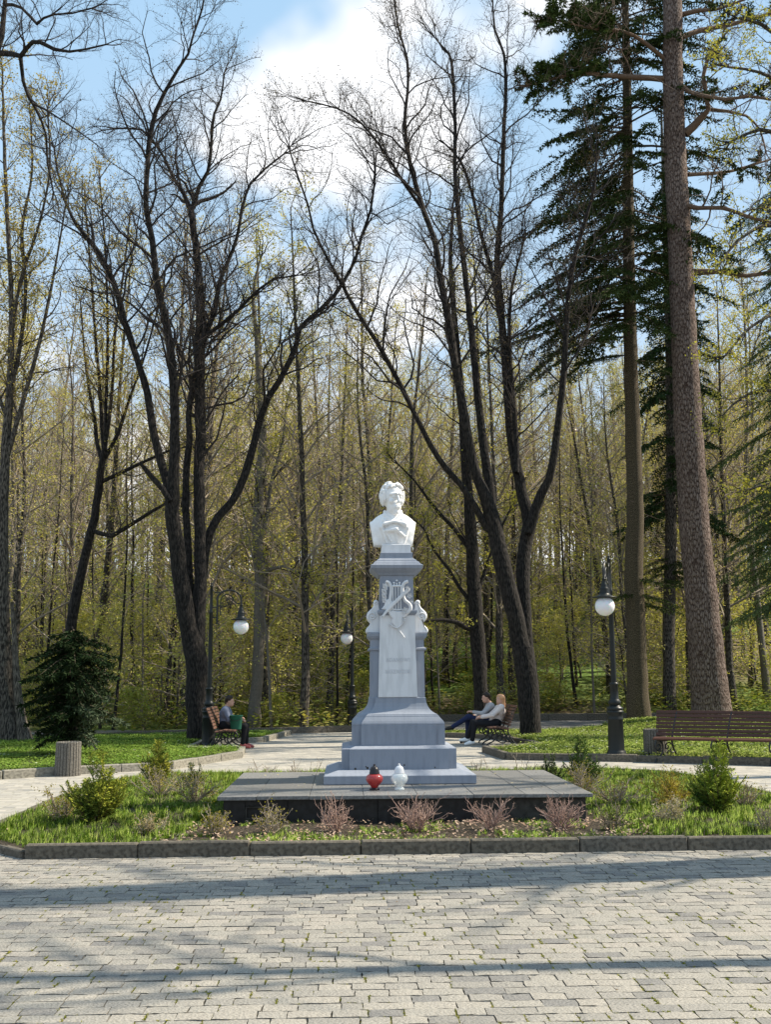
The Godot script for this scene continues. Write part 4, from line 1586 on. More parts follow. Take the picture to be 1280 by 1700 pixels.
func make_candles() -> void:
	for w in [[0.315, -12.18, "red glass grave lantern with a black cap on the platform edge", true], [0.605, -12.20, "clear swirled glass grave lantern with a pale cap beside the red one", false]]:
		var o := thing("grave_lantern", w[2], "lantern", Vector3(w[0], 0.361, w[1]), 0.0, "lanterns on the platform")
		var red: bool = w[3]
		var foot := MB.new()
		foot.lathe(Vector3.ZERO, PackedVector2Array([Vector2(0.0, 0.0), Vector2(0.058, 0.0), Vector2(0.060, 0.012), Vector2(0.040, 0.030)]), 24)
		part(o, "foot", foot, M.black_cap if red else M.clear_glass)
		var g := MB.new()
		g.lathe(Vector3.ZERO, PackedVector2Array([Vector2(0.040, 0.030), Vector2(0.046, 0.045), Vector2(0.072, 0.070), Vector2(0.094, 0.100), Vector2(0.100, 0.128), Vector2(0.092, 0.158), Vector2(0.072, 0.176), Vector2(0.054, 0.184)]), 48, Color.WHITE, 14, 0.06 if red else 0.07, 22.0, 0.3)
		part(o, "glass", g, M.red_glass if red else M.clear_glass)
		if not red:
			var wx := MB.new()
			wx.lathe(Vector3.ZERO, PackedVector2Array([Vector2(0.0, 0.034), Vector2(0.034, 0.034), Vector2(0.036, 0.16), Vector2(0.0, 0.162)]), 16)
			part(o, "candle", wx, M.wax)
		var cp := MB.new()
		cp.lathe(Vector3.ZERO, PackedVector2Array([Vector2(0.056, 0.182), Vector2(0.062, 0.186), Vector2(0.060, 0.196), Vector2(0.056, 0.205), Vector2(0.054, 0.228), Vector2(0.044, 0.250), Vector2(0.030, 0.264), Vector2(0.016, 0.270), Vector2(0.013, 0.280), Vector2(0.016, 0.288), Vector2(0.0, 0.296)]), 24, Color.WHITE, 0, 0, 0, 0.4)
		part(o, "cap", cp, M.black_cap if red else M.tin)

# ---------------------------------------------------------------- lamps, bins, benches
func make_lamp() -> Node3D:
	var o := thing("street_lamp", "", "street lamp")
	var b := MB.new()
	b.lathe(Vector3.ZERO, PackedVector2Array([Vector2(0.0, -0.05), Vector2(0.205, -0.05), Vector2(0.205, 0.03), Vector2(0.185, 0.05), Vector2(0.185, 0.075), Vector2(0.165, 0.095), Vector2(0.158, 0.12), Vector2(0.150, 0.68), Vector2(0.156, 0.69), Vector2(0.156, 0.72), Vector2(0.150, 0.735), Vector2(0.146, 0.80), Vector2(0.170, 0.83), Vector2(0.172, 0.86), Vector2(0.150, 0.875), Vector2(0.163, 0.90), Vector2(0.160, 0.925), Vector2(0.120, 0.95), Vector2(0.100, 0.975), Vector2(0.122, 1.005), Vector2(0.124, 1.045), Vector2(0.100, 1.08), Vector2(0.085, 1.11), Vector2(0.080, 1.36), Vector2(0.092, 1.375), Vector2(0.092, 1.40), Vector2(0.070, 1.42)]), 28, Color.WHITE, 0, 0, 0, 0.5)
	part(o, "base", b, M.lamp_green)
	var p := MB.new()
	p.lathe(Vector3.ZERO, PackedVector2Array([Vector2(0.056, 1.40), Vector2(0.052, 2.3), Vector2(0.044, 3.20), Vector2(0.050, 3.21), Vector2(0.050, 3.26), Vector2(0.038, 3.28), Vector2(0.034, 3.86), Vector2(0.042, 3.87), Vector2(0.042, 3.89), Vector2(0.020, 3.91), Vector2(0.026, 3.935), Vector2(0.0, 3.97)]), 16, Color.WHITE, 0, 0, 0, 0.5)
	part(o, "pole", p, M.lamp_green)
	var a := MB.new()
	var pts := PackedVector3Array()
	for k in 5:
		pts.append(Vector3(0.147, 2.95 + 0.152 * k, 0))
	for k in range(1, 17):
		var an := PI - PI * k / 16.0
		pts.append(Vector3(0.437 + 0.29 * cos(an), 3.56 + 0.22 * sin(an), 0))
	pts.append(Vector3(0.73, 3.43, 0))
	var w := PackedFloat32Array()
	w.resize(pts.size())
	w.fill(0.024)
	a.tube(pts, w, 8, Color.WHITE, Color(-1, 0, 0), true)
	var inner := PackedVector3Array([Vector3(0.225, 3.15, 0), Vector3(0.225, 3.5, 0)])
	for k in range(1, 13):
		var an := PI - PI * k / 12.0
		inner.append(Vector3(0.385 + 0.155 * cos(an), 3.52 + 0.155 * sin(an), 0))
	inner.append_array(PackedVector3Array([Vector3(0.59, 3.48, 0), Vector3(0.64, 3.45, 0), Vector3(0.70, 3.46, 0)]))
	curl(a, inner, 0.015)
	var spiral := PackedVector3Array()
	for k in 22:
		var an := k / 21.0 * TAU * 1.3
		spiral.append(Vector3(0.455 + 0.085 * (1.0 - 0.4 * k / 21.0) * cos(an), 3.505 + 0.085 * (1.0 - 0.4 * k / 21.0) * sin(an), 0))
	curl(a, spiral, 0.012)
	for y in [3.36, 3.11]:
		curl(a, PackedVector3Array([Vector3(0.03, y, 0), Vector3(0.147, y, 0)]), 0.016)
	curl(a, PackedVector3Array([Vector3(0.03, 3.80, 0), Vector3(0.07, 3.73, 0), Vector3(0.14, 3.715, 0), Vector3(0.25, 3.73, 0)]), 0.013)
	for k in 5:
		a.ball(Vector3(0.25 + 0.04 * k, 3.37 + 0.012 * sin(k * 2.0) + 0.01 * k, 0), Vector3(0.026, 0.017, 0.012), 6)
		a.ball(Vector3(0.09 + 0.035 * k, 3.725 + 0.01 * sin(k * 2.3), 0), Vector3(0.02, 0.018, 0.012), 6)
	part(o, "arm", a, M.iron)
	var hd := MB.new()
	var at := Vector3(0.73, 0, 0)
	hd.lathe(at, PackedVector2Array([Vector2(0.0, 3.03), Vector2(0.235, 3.052), Vector2(0.243, 3.060), Vector2(0.240, 3.066), Vector2(0.150, 3.085), Vector2(0.105, 3.115), Vector2(0.092, 3.150), Vector2(0.096, 3.165), Vector2(0.082, 3.19), Vector2(0.090, 3.215), Vector2(0.088, 3.235), Vector2(0.066, 3.26), Vector2(0.070, 3.285), Vector2(0.050, 3.33), Vector2(0.034, 3.40), Vector2(0.042, 3.41), Vector2(0.042, 3.425), Vector2(0.020, 3.44)]), 28, Color.WHITE, 0, 0, 0, 0.5)
	part(o, "lamp_hood", hd, M.lamp_green)
	var gl := MB.new()
	gl.ball(at + Vector3(0, 2.885, 0), Vector3(0.19, 0.19, 0.19), 36)
	part(o, "globe", gl, M.opal)
	return o

func curl(m: MB, pts: PackedVector3Array, r: float) -> void:
	var w := PackedFloat32Array()
	w.resize(pts.size())
	w.fill(r)
	m.tube(pts, w, 6, Color.WHITE, Color(-1, 0, 0), true)

func make_bin() -> Node3D:
	var o := thing("litter_bin", "", "litter bin")
	for k in 24:
		var s := MB.new()
		var a := TAU * k / 24
		var t := Transform3D(Basis(Vector3.UP, -a), Vector3(cos(a) * 0.196, 0.285, sin(a) * 0.196))
		s.hull(t, Vector3(0.020, 0.285, 0.0238), 0.007, Color.WHITE * R.randf_range(0.85, 1.08))
		for j in s.v.size():
			var q := s.v[j]
			var f := 1.0 + 0.10 * (0.3 - q.y)
			s.v[j] = Vector3(q.x * f, q.y, q.z * f)
		part(o, "stave", s, M.concrete)
	var inn := MB.new()
	inn.lathe(Vector3.ZERO, PackedVector2Array([Vector2(0.196, 0.0), Vector2(0.180, 0.555), Vector2(0.172, 0.560), Vector2(0.165, 0.555), Vector2(0.165, 0.10), Vector2(0.0, 0.10)]), 24)
	part(o, "liner", inn, M.concrete)
	return o

func make_bench(called: String, label: String, length: float, frames: int, slat: Material, at: Vector3, turn: float, group := "", splay := 0.0) -> Node3D:
	var o := thing(called, label, "bench", at, turn, group)
	for k in 5:
		var s := MB.new()
		s.hull(Transform3D(Basis(Vector3.RIGHT, 0.03), Vector3(0, 0.445 - 0.012 * absf(k - 2.0) + 0.006 * k, -0.02 + 0.095 * k)), Vector3(length / 2, 0.019, 0.042), 0.006, Color.WHITE * R.randf_range(0.8, 1.15))
		part(o, "seat_slat", s, slat)
	for k in 7:
		var f := k / 6.0
		var s := MB.new()
		s.hull(Transform3D(Basis(Vector3.RIGHT, -0.30), Vector3(0, 0.515 + 0.42 * f, -0.085 - 0.135 * f - 0.03 * f * f)), Vector3(length / 2, 0.030, 0.014), 0.006, Color.WHITE * R.randf_range(0.8, 1.15))
		part(o, "back_slat", s, slat)
	for k in frames:
		var m := MB.new()
		var x := lerpf(-length / 2 + 0.22, length / 2 - 0.22, float(k) / (frames - 1))
		var p := func(rows: Array) -> PackedVector3Array:
			var out := PackedVector3Array()
			for r in rows:
				out.append(Vector3(x - (r[0] - 0.1) * splay, r[1], r[0]))
			var ww := PackedFloat32Array()
			ww.resize(out.size())
			return smooth_line(out, ww, 0.02)[0]
		curl(m, p.call([[-0.30, 0.0], [-0.20, 0.10], [-0.10, 0.25], [-0.06, 0.40], [-0.09, 0.52], [-0.17, 0.75], [-0.26, 0.955]]), 0.019)
		curl(m, p.call([[-0.06, 0.415], [0.15, 0.405], [0.36, 0.425], [0.415, 0.41]]), 0.017)
		curl(m, p.call([[0.40, 0.41], [0.44, 0.34], [0.42, 0.26], [0.35, 0.23], [0.29, 0.27], [0.30, 0.33], [0.35, 0.33], [0.36, 0.29]]), 0.016)
		curl(m, p.call([[0.28, 0.41], [0.22, 0.33], [0.22, 0.22], [0.30, 0.12], [0.42, 0.06], [0.46, 0.0]]), 0.018)
		curl(m, p.call([[0.24, 0.19], [0.14, 0.10], [0.02, 0.09], [-0.02, 0.16], [0.04, 0.21], [0.09, 0.17]]), 0.014)
		curl(m, p.call([[-0.05, 0.33], [0.03, 0.36], [0.12, 0.33], [0.13, 0.26], [0.07, 0.25], [0.05, 0.29]]), 0.014)
		curl(m, p.call([[-0.14, 0.20], [-0.05, 0.17], [-0.01, 0.22], [-0.05, 0.26]]), 0.013)
		part(o, "iron_frame", m, M.iron)
	return o

# ---------------------------------------------------------------- people
func garment(o: Node3D, called: String, prims: Array, m: Material, cell := 0.016, k := 0.013, carve := []) -> MeshInstance3D:
	return part(o, called, body(prims, cell, k, carve), m)

# a seated figure that looks along +x of its own axes; joints are in metres from the seat's edge on the ground below the hips
func sitter(label: String, at: Vector3, turn: float, j: Dictionary, wear: Dictionary) -> Node3D:
	var o := thing("person", label, "person", at, turn)
	var skin := []
	var head: Vector3 = j.head
	var tilt: Basis = Basis(Vector3.FORWARD, j.get("nod", 0.0)) * Basis(Vector3.UP, j.get("look", 0.0))
	var h := func(x: float, y: float, z: float) -> Vector3: return head + tilt * Vector3(x, y, z)
	skin += [[j.hip, j.chest, 0.12, 0.125], [j.chest, j.neck, 0.10, 0.05], [j.neck, head + Vector3(0, -0.04, 0), 0.050, 0.05],
		[head, Vector3(0.092, 0.112, 0.076), tilt], [h.call(0.045, -0.07, 0), Vector3(0.052, 0.052, 0.055), tilt],
		[h.call(0.088, 0.005, 0), h.call(0.112, -0.025, 0), 0.010, 0.015], [h.call(0.085, 0.03, -0.03), h.call(0.085, 0.03, 0.03), 0.012, 0.012],
		[h.call(0.082, -0.065, -0.018), h.call(0.082, -0.065, 0.018), 0.011, 0.011], [h.call(0.0, -0.01, 0.078), h.call(-0.005, 0.015, 0.078), 0.014, 0.016], [h.call(0.0, -0.01, -0.078), h.call(-0.005, 0.015, -0.078), 0.014, 0.016]]
	for s in ["near", "far"]:
		var a: Array = j[s + "_arm"]
		var l: Array = j[s + "_leg"]
		skin += [[a[0], a[1], 0.045, 0.036], [a[1], a[2], 0.036, 0.025]]
		skin += [[l[0], l[1], 0.068, 0.05], [l[1], l[2], 0.048, 0.034]]
		# a hand: palm, four bent fingers and the thumb from its side
		var d: Vector3 = (a[2] - a[1]).normalized()
		var across := d.cross(Vector3.UP).normalized()
		var down := across.cross(d)
		var palm: Vector3 = a[2] + d * 0.05
		skin.append([a[2], palm, 0.024, 0.028])
		for f in 4:
			var r: Vector3 = palm + d * 0.03 + across * (f - 1.5) * 0.019
			var ln: float = [0.030, 0.036, 0.034, 0.026][f]
			var mid := r + (d - down * 0.35).normalized() * ln
			skin.append([r, mid, 0.010, 0.009])
			skin.append([mid, mid + (d - down * 1.1).normalized() * ln * 0.9, 0.009, 0.008])
		var th: Vector3 = a[2] + d * 0.025 - across * 0.022
		skin.append([th, th + (d * 0.6 - across * 0.7).normalized() * 0.04, 0.012, 0.009])
	var eyes := [[h.call(0.098, 0.018, -0.030), h.call(0.098, 0.018, -0.029), 0.012, 0.012], [h.call(0.098, 0.018, 0.030), h.call(0.098, 0.018, 0.029), 0.012, 0.012]]
	part(o, "body", body(skin, 0.0125, 0.010, eyes), M.skin)
	var top := [[j.hip + Vector3(0, 0.02, 0), j.chest, 0.150, 0.155], [j.chest + Vector3(0, 0.02, -0.10), j.chest + Vector3(0, 0.02, 0.10), 0.115, 0.115], [j.near_arm[0], j.far_arm[0], 0.085, 0.085], [j.chest, j.neck + Vector3(0, -0.03, 0), 0.10, 0.062]]
	for s in ["near", "far"]:
		var a: Array = j[s + "_arm"]
		top += [[a[0], a[1], 0.070, 0.056], [a[1], a[1].lerp(a[2], 0.9), 0.056, 0.042]]
	garment(o, wear.top_name, top, wear.top)
	var low := [[j.hip + Vector3(-0.02, 0, -0.07), j.hip + Vector3(-0.02, 0, 0.07), 0.135, 0.135]]
	for s in ["near", "far"]:
		var l: Array = j[s + "_leg"]
		low += [[l[0], l[1], 0.092, 0.072], [l[1], l[1].lerp(l[2], 0.93), 0.070, 0.055]]
	garment(o, "trousers", low, wear.low)
	for s in ["near", "far"]:
		var l: Array = j[s + "_leg"]
		var toe: Vector3 = l[3]
		var heel: Vector3 = l[2] - (toe - l[2]).normalized() * 0.03
		var sole: Vector3 = l[2].lerp(toe, 0.4)
		garment(o, "shoe", [[heel + Vector3(0, -0.015, 0), toe, 0.046, 0.034], [l[2], sole, 0.045, 0.042]], wear.shoe, 0.012, 0.01)
	var hair := []
	for e in wear.hair:
		hair.append([h.call(e[0], e[1], e[2]), h.call(e[3], e[4], e[5]), e[6], e[7]])
	garment(o, "hair", hair, wear.hair_mat, 0.012, 0.01)
	return o

const SHORT_HAIR := [[-0.02, 0.06, -0.03, -0.02, 0.06, 0.03, 0.078, 0.078], [-0.05, 0.01, 0, -0.06, -0.05, 0, 0.07, 0.05], [0.03, 0.095, -0.02, 0.06, 0.085, 0.03, 0.034, 0.026], [-0.01, 0.115, 0.0, -0.03, 0.13, 0.02, 0.03, 0.02], [-0.01, 0.03, 0.06, -0.02, -0.02, 0.068, 0.026, 0.016], [-0.01, 0.03, -0.06, -0.02, -0.02, -0.068, 0.026, 0.016]]
const LONG_HAIR := [[-0.01, 0.05, -0.03, -0.01, 0.05, 0.03, 0.085, 0.085], [-0.05, 0.0, 0.04, -0.08, -0.16, 0.05, 0.065, 0.055], [-0.05, 0.0, -0.04, -0.08, -0.16, -0.04, 0.065, 0.055], [-0.08, -0.16, 0.0, -0.10, -0.28, 0.01, 0.07, 0.045], [0.0, 0.03, 0.07, -0.02, -0.14, 0.085, 0.03, 0.03], [-0.09, 0.02, 0.0, -0.13, -0.10, 0.02, 0.05, 0.06]]

func make_people() -> void:
	var base := Vector3(-2.86, 0, -24.85)
	sitter("person in grey jacket and dark trousers sitting on the left bench with a green bag", base, 0.0, {
		"hip": Vector3(-0.02, 0.54, 0), "chest": Vector3(-0.02, 0.80, 0), "neck": Vector3(0.0, 0.97, 0), "head": Vector3(0.06, 1.10, 0), "nod": 0.05, "look": -0.15,
		"near_arm": [Vector3(-0.02, 0.90, 0.18), Vector3(0.10, 0.67, 0.23), Vector3(0.30, 0.70, 0.17)], "far_arm": [Vector3(-0.02, 0.90, -0.18), Vector3(0.12, 0.68, -0.20), Vector3(0.33, 0.66, -0.06)],
		"near_leg": [Vector3(0.0, 0.50, 0.09), Vector3(0.44, 0.52, 0.11), Vector3(0.40, 0.09, 0.10), Vector3(0.56, 0.04, 0.12)], "far_leg": [Vector3(0.0, 0.50, -0.09), Vector3(0.45, 0.52, -0.10), Vector3(0.46, 0.09, -0.10), Vector3(0.62, 0.04, -0.10)]},
		{"top_name": "jacket", "top": M.jacket_grey, "low": M.trousers, "shoe": M.red_shoe, "hair": SHORT_HAIR, "hair_mat": M.hair_dark})
	var bag := thing("green_bag", "dark green bucket bag on the left bench beside the seated person", "bag", Vector3(-2.60, 0.462, -24.52))
	var bm := MB.new()
	bm.lathe(Vector3.ZERO, PackedVector2Array([Vector2(0.0, 0.0), Vector2(0.118, 0.0), Vector2(0.124, 0.012), Vector2(0.150, 0.30), Vector2(0.156, 0.305), Vector2(0.156, 0.322), Vector2(0.146, 0.322), Vector2(0.142, 0.30), Vector2(0.116, 0.02), Vector2(0.0, 0.02)]), 32, Color.WHITE, 0, 0, 0, 0.6)
	part(bag, "bucket", bm, M.green_bag)
	var hb := MB.new()
	var hp := PackedVector3Array()
	for k in 13:
		var a := PI * k / 12.0
		hp.append(Vector3(0.152 * cos(a), 0.30 - 0.10 * sin(a), 0.05 + 0.11 * sin(a)))
	curl(hb, hp, 0.006)
	part(bag, "handle", hb, M.black_shoe)
	# the couple on the right bench look to the left; the woman is nearer
	sitter("person with long fair hair, pale top, black trousers and white trainers on the right bench", Vector3(3.62, 0, -25.35), PI, {
		"hip": Vector3(0.02, 0.53, 0), "chest": Vector3(-0.10, 0.79, 0), "neck": Vector3(-0.14, 0.96, 0), "head": Vector3(-0.12, 1.09, -0.03), "nod": -0.1, "look": 0.6,
		"near_arm": [Vector3(-0.12, 0.90, -0.17), Vector3(0.10, 0.72, -0.22), Vector3(0.36, 0.66, -0.02)], "far_arm": [Vector3(-0.12, 0.90, 0.17), Vector3(0.10, 0.70, 0.22), Vector3(0.34, 0.68, 0.10)],
		"near_leg": [Vector3(0.04, 0.50, -0.09), Vector3(0.52, 0.54, -0.10), Vector3(0.60, 0.09, -0.10), Vector3(0.76, 0.04, -0.11)], "far_leg": [Vector3(0.04, 0.50, 0.09), Vector3(0.54, 0.54, 0.10), Vector3(0.70, 0.14, 0.09), Vector3(0.86, 0.12, 0.09)]},
		{"top_name": "jumper", "top": M.cream, "low": M.trousers, "shoe": M.trainer, "hair": LONG_HAIR, "hair_mat": M.hair_fair})
	sitter("person with short dark hair and crossed legs in blue jeans on the right bench", Vector3(3.58, 0, -25.95), PI, {
		"hip": Vector3(0.04, 0.54, 0), "chest": Vector3(0.0, 0.82, 0), "neck": Vector3(0.02, 1.00, 0), "head": Vector3(0.10, 1.125, -0.02), "nod": 0.12, "look": 0.2,
		"near_arm": [Vector3(0.0, 0.92, -0.18), Vector3(0.22, 0.74, -0.24), Vector3(0.46, 0.78, -0.10)], "far_arm": [Vector3(0.0, 0.92, 0.18), Vector3(0.18, 0.70, 0.20), Vector3(0.40, 0.68, 0.05)],
		"near_leg": [Vector3(0.06, 0.52, -0.09), Vector3(0.56, 0.66, -0.08), Vector3(0.98, 0.40, -0.02), Vector3(1.16, 0.36, -0.02)], "far_leg": [Vector3(0.06, 0.50, 0.09), Vector3(0.55, 0.53, 0.10), Vector3(0.58, 0.09, 0.10), Vector3(0.74, 0.04, 0.10)]},
		{"top_name": "shirt", "top": M.grey_top, "low": M.jeans, "shoe": M.black_shoe, "hair": SHORT_HAIR, "hair_mat": M.hair_dark})

# ---------------------------------------------------------------- shrubs
func bare_shrub(label: String, at: Vector3, h: float, wide: float, stems: int, a: Color, b: Color, leaf_share := 0, leaf_col := Color(0.3, 0.26, 0.05)) -> Node3D:
	var o := thing("bare_shrub", label, "shrub", at, 0.0, "bare shrubs in the bed")
	var wood := MB.new()
	var lv := MB.new()
	var cfg := {"top": 2, "seg": [5, 4, 1], "wob": [0.22, 0.28, 0.3], "trop": [0.02, 0.14, 0.2], "kids": [5, 3, 0], "from": [0.15, 0.2, 0], "ang": [0.75, 0.7, 0.6], "ratio": [0.5, 0.45, 0.5], "thin": [0.6, 0.6, 0.5], "sides": [5, 4, 3], "slim": 0.014,
		"col": a, "tip": b, "leaves": leaf_share, "leaf": 0.022, "leaf_a": leaf_col, "leaf_b": leaf_col * 0.8}
	for k in stems:
		var an := TAU * k / stems + R.randf_range(-0.4, 0.4)
		var out := R.randf_range(0.1, 1.25)
		var d := Vector3(cos(an) * out * wide / h * 1.3, 1.0, sin(an) * out * wide / h).normalized()
		grow(wood, lv, Vector3(cos(an), 0, sin(an)) * R.randf() * 0.05, d, h * R.randf_range(0.45, 1.05) * sqrt(1.0 + pow(out * wide / h, 2) * 0.35), R.randf_range(0.0045, 0.0075), 0, cfg)
	part(o, "stems", wood, M.twig)
	if leaf_share:
		part(o, "buds", lv, M.spring, "stuff")
	return o

func thuja(label: String, at: Vector3, h: float, wide: float, sprays: int, a: Color, b: Color) -> Node3D:
	var o := thing("evergreen_bush", label, "bush", at, 0.0, "small evergreen bushes in the bed")
	var wood := MB.new()
	var lv := MB.new()
	for k in int(sprays / 4.2):
		# an upright plume: a curved shoot with flat sprays on both sides, longest below
		var f := R.randf()
		var an := R.randf() * TAU
		var d := Vector3(cos(an), 0, sin(an))
		var out := 0.05 if k < 3 else R.randf_range(0.2, 1.35)
		var p := d * 0.03 + Vector3(0, h * 0.10 * f, 0)
		var dir := (d * out * wide / h * 1.9 + Vector3.UP * R.randf_range(0.55, 1.0)).normalized()
		var long := h * (R.randf_range(0.88, 1.02) if k < 3 else R.randf_range(0.45, 0.82) * (1.0 - 0.15 * out))
		var plane := Vector3(-d.z, R.randf_range(-0.4, 0.4), d.x).normalized()
		var n := maxi(6, int(long / 0.028))
		var pts := PackedVector3Array([p])
		var rad := PackedFloat32Array([0.005])
		for j in n:
			dir = (dir + Vector3.UP * 0.035 + wild() * 0.03).normalized()
			p += dir * long / n
			pts.append(p)
			rad.append(0.005 * (1.0 - 0.7 * j / n))
			var t := (j + 1.0) / n
			if t < 0.12:
				continue
			for s in [-1.0, 1.0]:
				if R.randf() < 0.12:
					continue
				var l: float = long * (0.42 if k < 3 else 0.36) * (1.05 - 0.8 * t) * R.randf_range(0.5, 1.25)
				var fr: Vector3 = (dir * 0.75 + plane * s * 0.8 + wild() * 0.22).normalized()
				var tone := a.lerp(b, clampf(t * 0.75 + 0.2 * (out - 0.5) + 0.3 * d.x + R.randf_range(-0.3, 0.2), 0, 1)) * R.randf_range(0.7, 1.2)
				var m := maxi(2, int(l / 0.02))
				for e in m:
					var q: Vector3 = p + fr * l * e / m + Vector3.DOWN * 0.1 * l * e * e / (m * m)
					for s2 in [-1.0, 1.0]:
						var tip: Vector3 = (fr + (dir * s2 * 0.7 + plane * s2 * 0.2)).normalized() * 0.030 * R.randf_range(0.7, 1.4)
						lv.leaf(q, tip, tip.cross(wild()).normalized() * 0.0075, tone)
		wood.tube(pts, rad, 4, Color(0.10, 0.065, 0.04))
	part(o, "stems", wood, M.twig)
	part(o, "foliage", lv, M.thuja, "stuff")
	return o

func make_shrubs() -> void:
	var pink := Color(0.29, 0.185, 0.15)
	var pink2 := Color(0.40, 0.285, 0.235)
	var grey := Color(0.27, 0.22, 0.165)
	var grey2 := Color(0.36, 0.31, 0.245)
	var y := 0.06
	bare_shrub("reddish bare shrub before the left part of the dark platform front", Vector3(-0.12, y, -11.0), 0.36, 0.24, 22, pink, pink2)
	bare_shrub("reddish bare shrub under the two lanterns, before the platform", Vector3(0.72, y, -11.05), 0.36, 0.23, 28, pink, pink2)
	bare_shrub("reddish bare shrub right of the lanterns, before the platform", Vector3(1.50, y, -11.05), 0.36, 0.23, 21, pink, pink2)
	bare_shrub("widest reddish bare shrub, before the dusty right front panel of the platform", Vector3(2.24, y, -11.0), 0.33, 0.30, 33, pink, pink2)
	bare_shrub("brownish bare shrub before the small vent of the platform", Vector3(-0.80, y, -11.0), 0.32, 0.26, 17, grey, grey2, 1)
	bare_shrub("thin brownish bare shrub at the left front corner of the platform", Vector3(-1.35, y, -10.85), 0.26, 0.20, 15, grey, grey2, 2)
	bare_shrub("grey bare shrub left of the platform, nearest its side", Vector3(-1.95, y, -13.6), 0.42, 0.36, 26, grey, grey2, 2)
	bare_shrub("grey bare shrub behind the left yellow-green bush", Vector3(-2.55, y, -14.4), 0.42, 0.36, 24, grey, grey2, 2)
	bare_shrub("grey bare shrub at the far left of the bed", Vector3(-3.25, y, -12.2), 0.40, 0.30, 20, grey, grey2, 3)
	bare_shrub("low pale shrub with dry leaves before the left yellow-green bush", Vector3(-2.05, y, -11.0), 0.22, 0.2, 14, grey2, grey2, 3, Color(0.4, 0.33, 0.2))
	bare_shrub("bare twiggy shrub behind the platform, farthest left", Vector3(-1.28, y, -15.6), 0.40, 0.30, 12, grey, grey2)
	bare_shrub("bare twiggy shrub behind the platform, just left of the pedestal", Vector3(-0.65, y, -15.7), 0.40, 0.30, 12, grey, grey2)
	bare_shrub("bare twiggy shrub behind the platform, just right of the pedestal", Vector3(2.0, y, -15.6), 0.40, 0.24, 10, grey, grey2)
	bare_shrub("bare twiggy shrub behind the platform, farthest right", Vector3(2.62, y, -15.6), 0.42, 0.30, 13, grey, grey2)
	bare_shrub("grey bare shrub right of the platform under the back evergreen bush", Vector3(3.15, y, -14.1), 0.42, 0.34, 26, grey, grey2, 2)
	bare_shrub("brown bare shrub right of the platform beside a dark clod", Vector3(3.35, y, -13.0), 0.36, 0.36, 24, pink.lerp(grey, 0.5), grey2, 1)
	bare_shrub("yellow-twigged shrub left of the right yellow-green bush", Vector3(4.0, y, -12.9), 0.44, 0.36, 28, Color(0.3, 0.2, 0.07), Color(0.42, 0.32, 0.09), 5, Color(0.42, 0.34, 0.06))
	bare_shrub("dark bare shrub at the right front corner of the platform", Vector3(2.78, y, -11.0), 0.30, 0.26, 14, grey * 0.7, grey * 0.8, 2, Color(0.12, 0.14, 0.04))
	bare_shrub("bare shrub right of the right yellow-green bush", Vector3(4.85, y, -12.7), 0.34, 0.30, 16, grey, grey2, 1)
	bare_shrub("low pale shrub with dry leaves before the right yellow-green bush", Vector3(3.55, y, -11.5), 0.28, 0.24, 16, grey2, grey2, 4, Color(0.42, 0.37, 0.26))
	bare_shrub("pale low shrub at the far right of the bed", Vector3(4.35, y, -10.8), 0.24, 0.2, 14, grey2, grey2, 3, Color(0.38, 0.33, 0.22))
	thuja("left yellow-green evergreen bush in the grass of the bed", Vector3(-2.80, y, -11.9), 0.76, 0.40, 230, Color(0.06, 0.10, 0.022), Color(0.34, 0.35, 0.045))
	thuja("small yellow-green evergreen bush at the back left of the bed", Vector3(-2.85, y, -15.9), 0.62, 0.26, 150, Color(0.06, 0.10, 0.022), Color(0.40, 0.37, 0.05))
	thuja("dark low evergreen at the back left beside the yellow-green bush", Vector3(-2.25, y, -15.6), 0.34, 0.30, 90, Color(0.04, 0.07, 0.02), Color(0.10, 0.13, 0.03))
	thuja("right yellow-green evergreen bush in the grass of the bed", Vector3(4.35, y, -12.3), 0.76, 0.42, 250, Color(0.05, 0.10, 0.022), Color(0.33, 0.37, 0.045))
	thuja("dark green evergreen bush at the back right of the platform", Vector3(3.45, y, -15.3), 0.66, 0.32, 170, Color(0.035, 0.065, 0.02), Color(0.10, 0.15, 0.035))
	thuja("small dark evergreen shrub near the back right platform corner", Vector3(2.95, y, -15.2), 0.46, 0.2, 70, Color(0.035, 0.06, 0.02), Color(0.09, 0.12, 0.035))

# ---------------------------------------------------------------- the trees one can follow branch by branch
func rows(base: float, list: Array, lean := 0.0) -> Array:
	# [x, y, width] rows get a depth that runs from base to base + lean
	var out := []
	for k in list.size():
		var r: Array = list[k]
		out.append([r[0], r[1], r[2], base + lean * k / maxf(1.0, list.size() - 1.0)])
	return out

func finish(o: Node3D, trunk: MB, twigs: MB, bark: Material, leaves: MB = null, leaf_mat: Material = null) -> void:
	part(o, "trunk", trunk, bark)
	if not twigs.i.is_empty():
		part(o, "branches", twigs, M.twig)
	if leaves and not leaves.i.is_empty():
		part(o, "leaves", leaves, leaf_mat if leaf_mat else M.spring, "stuff")

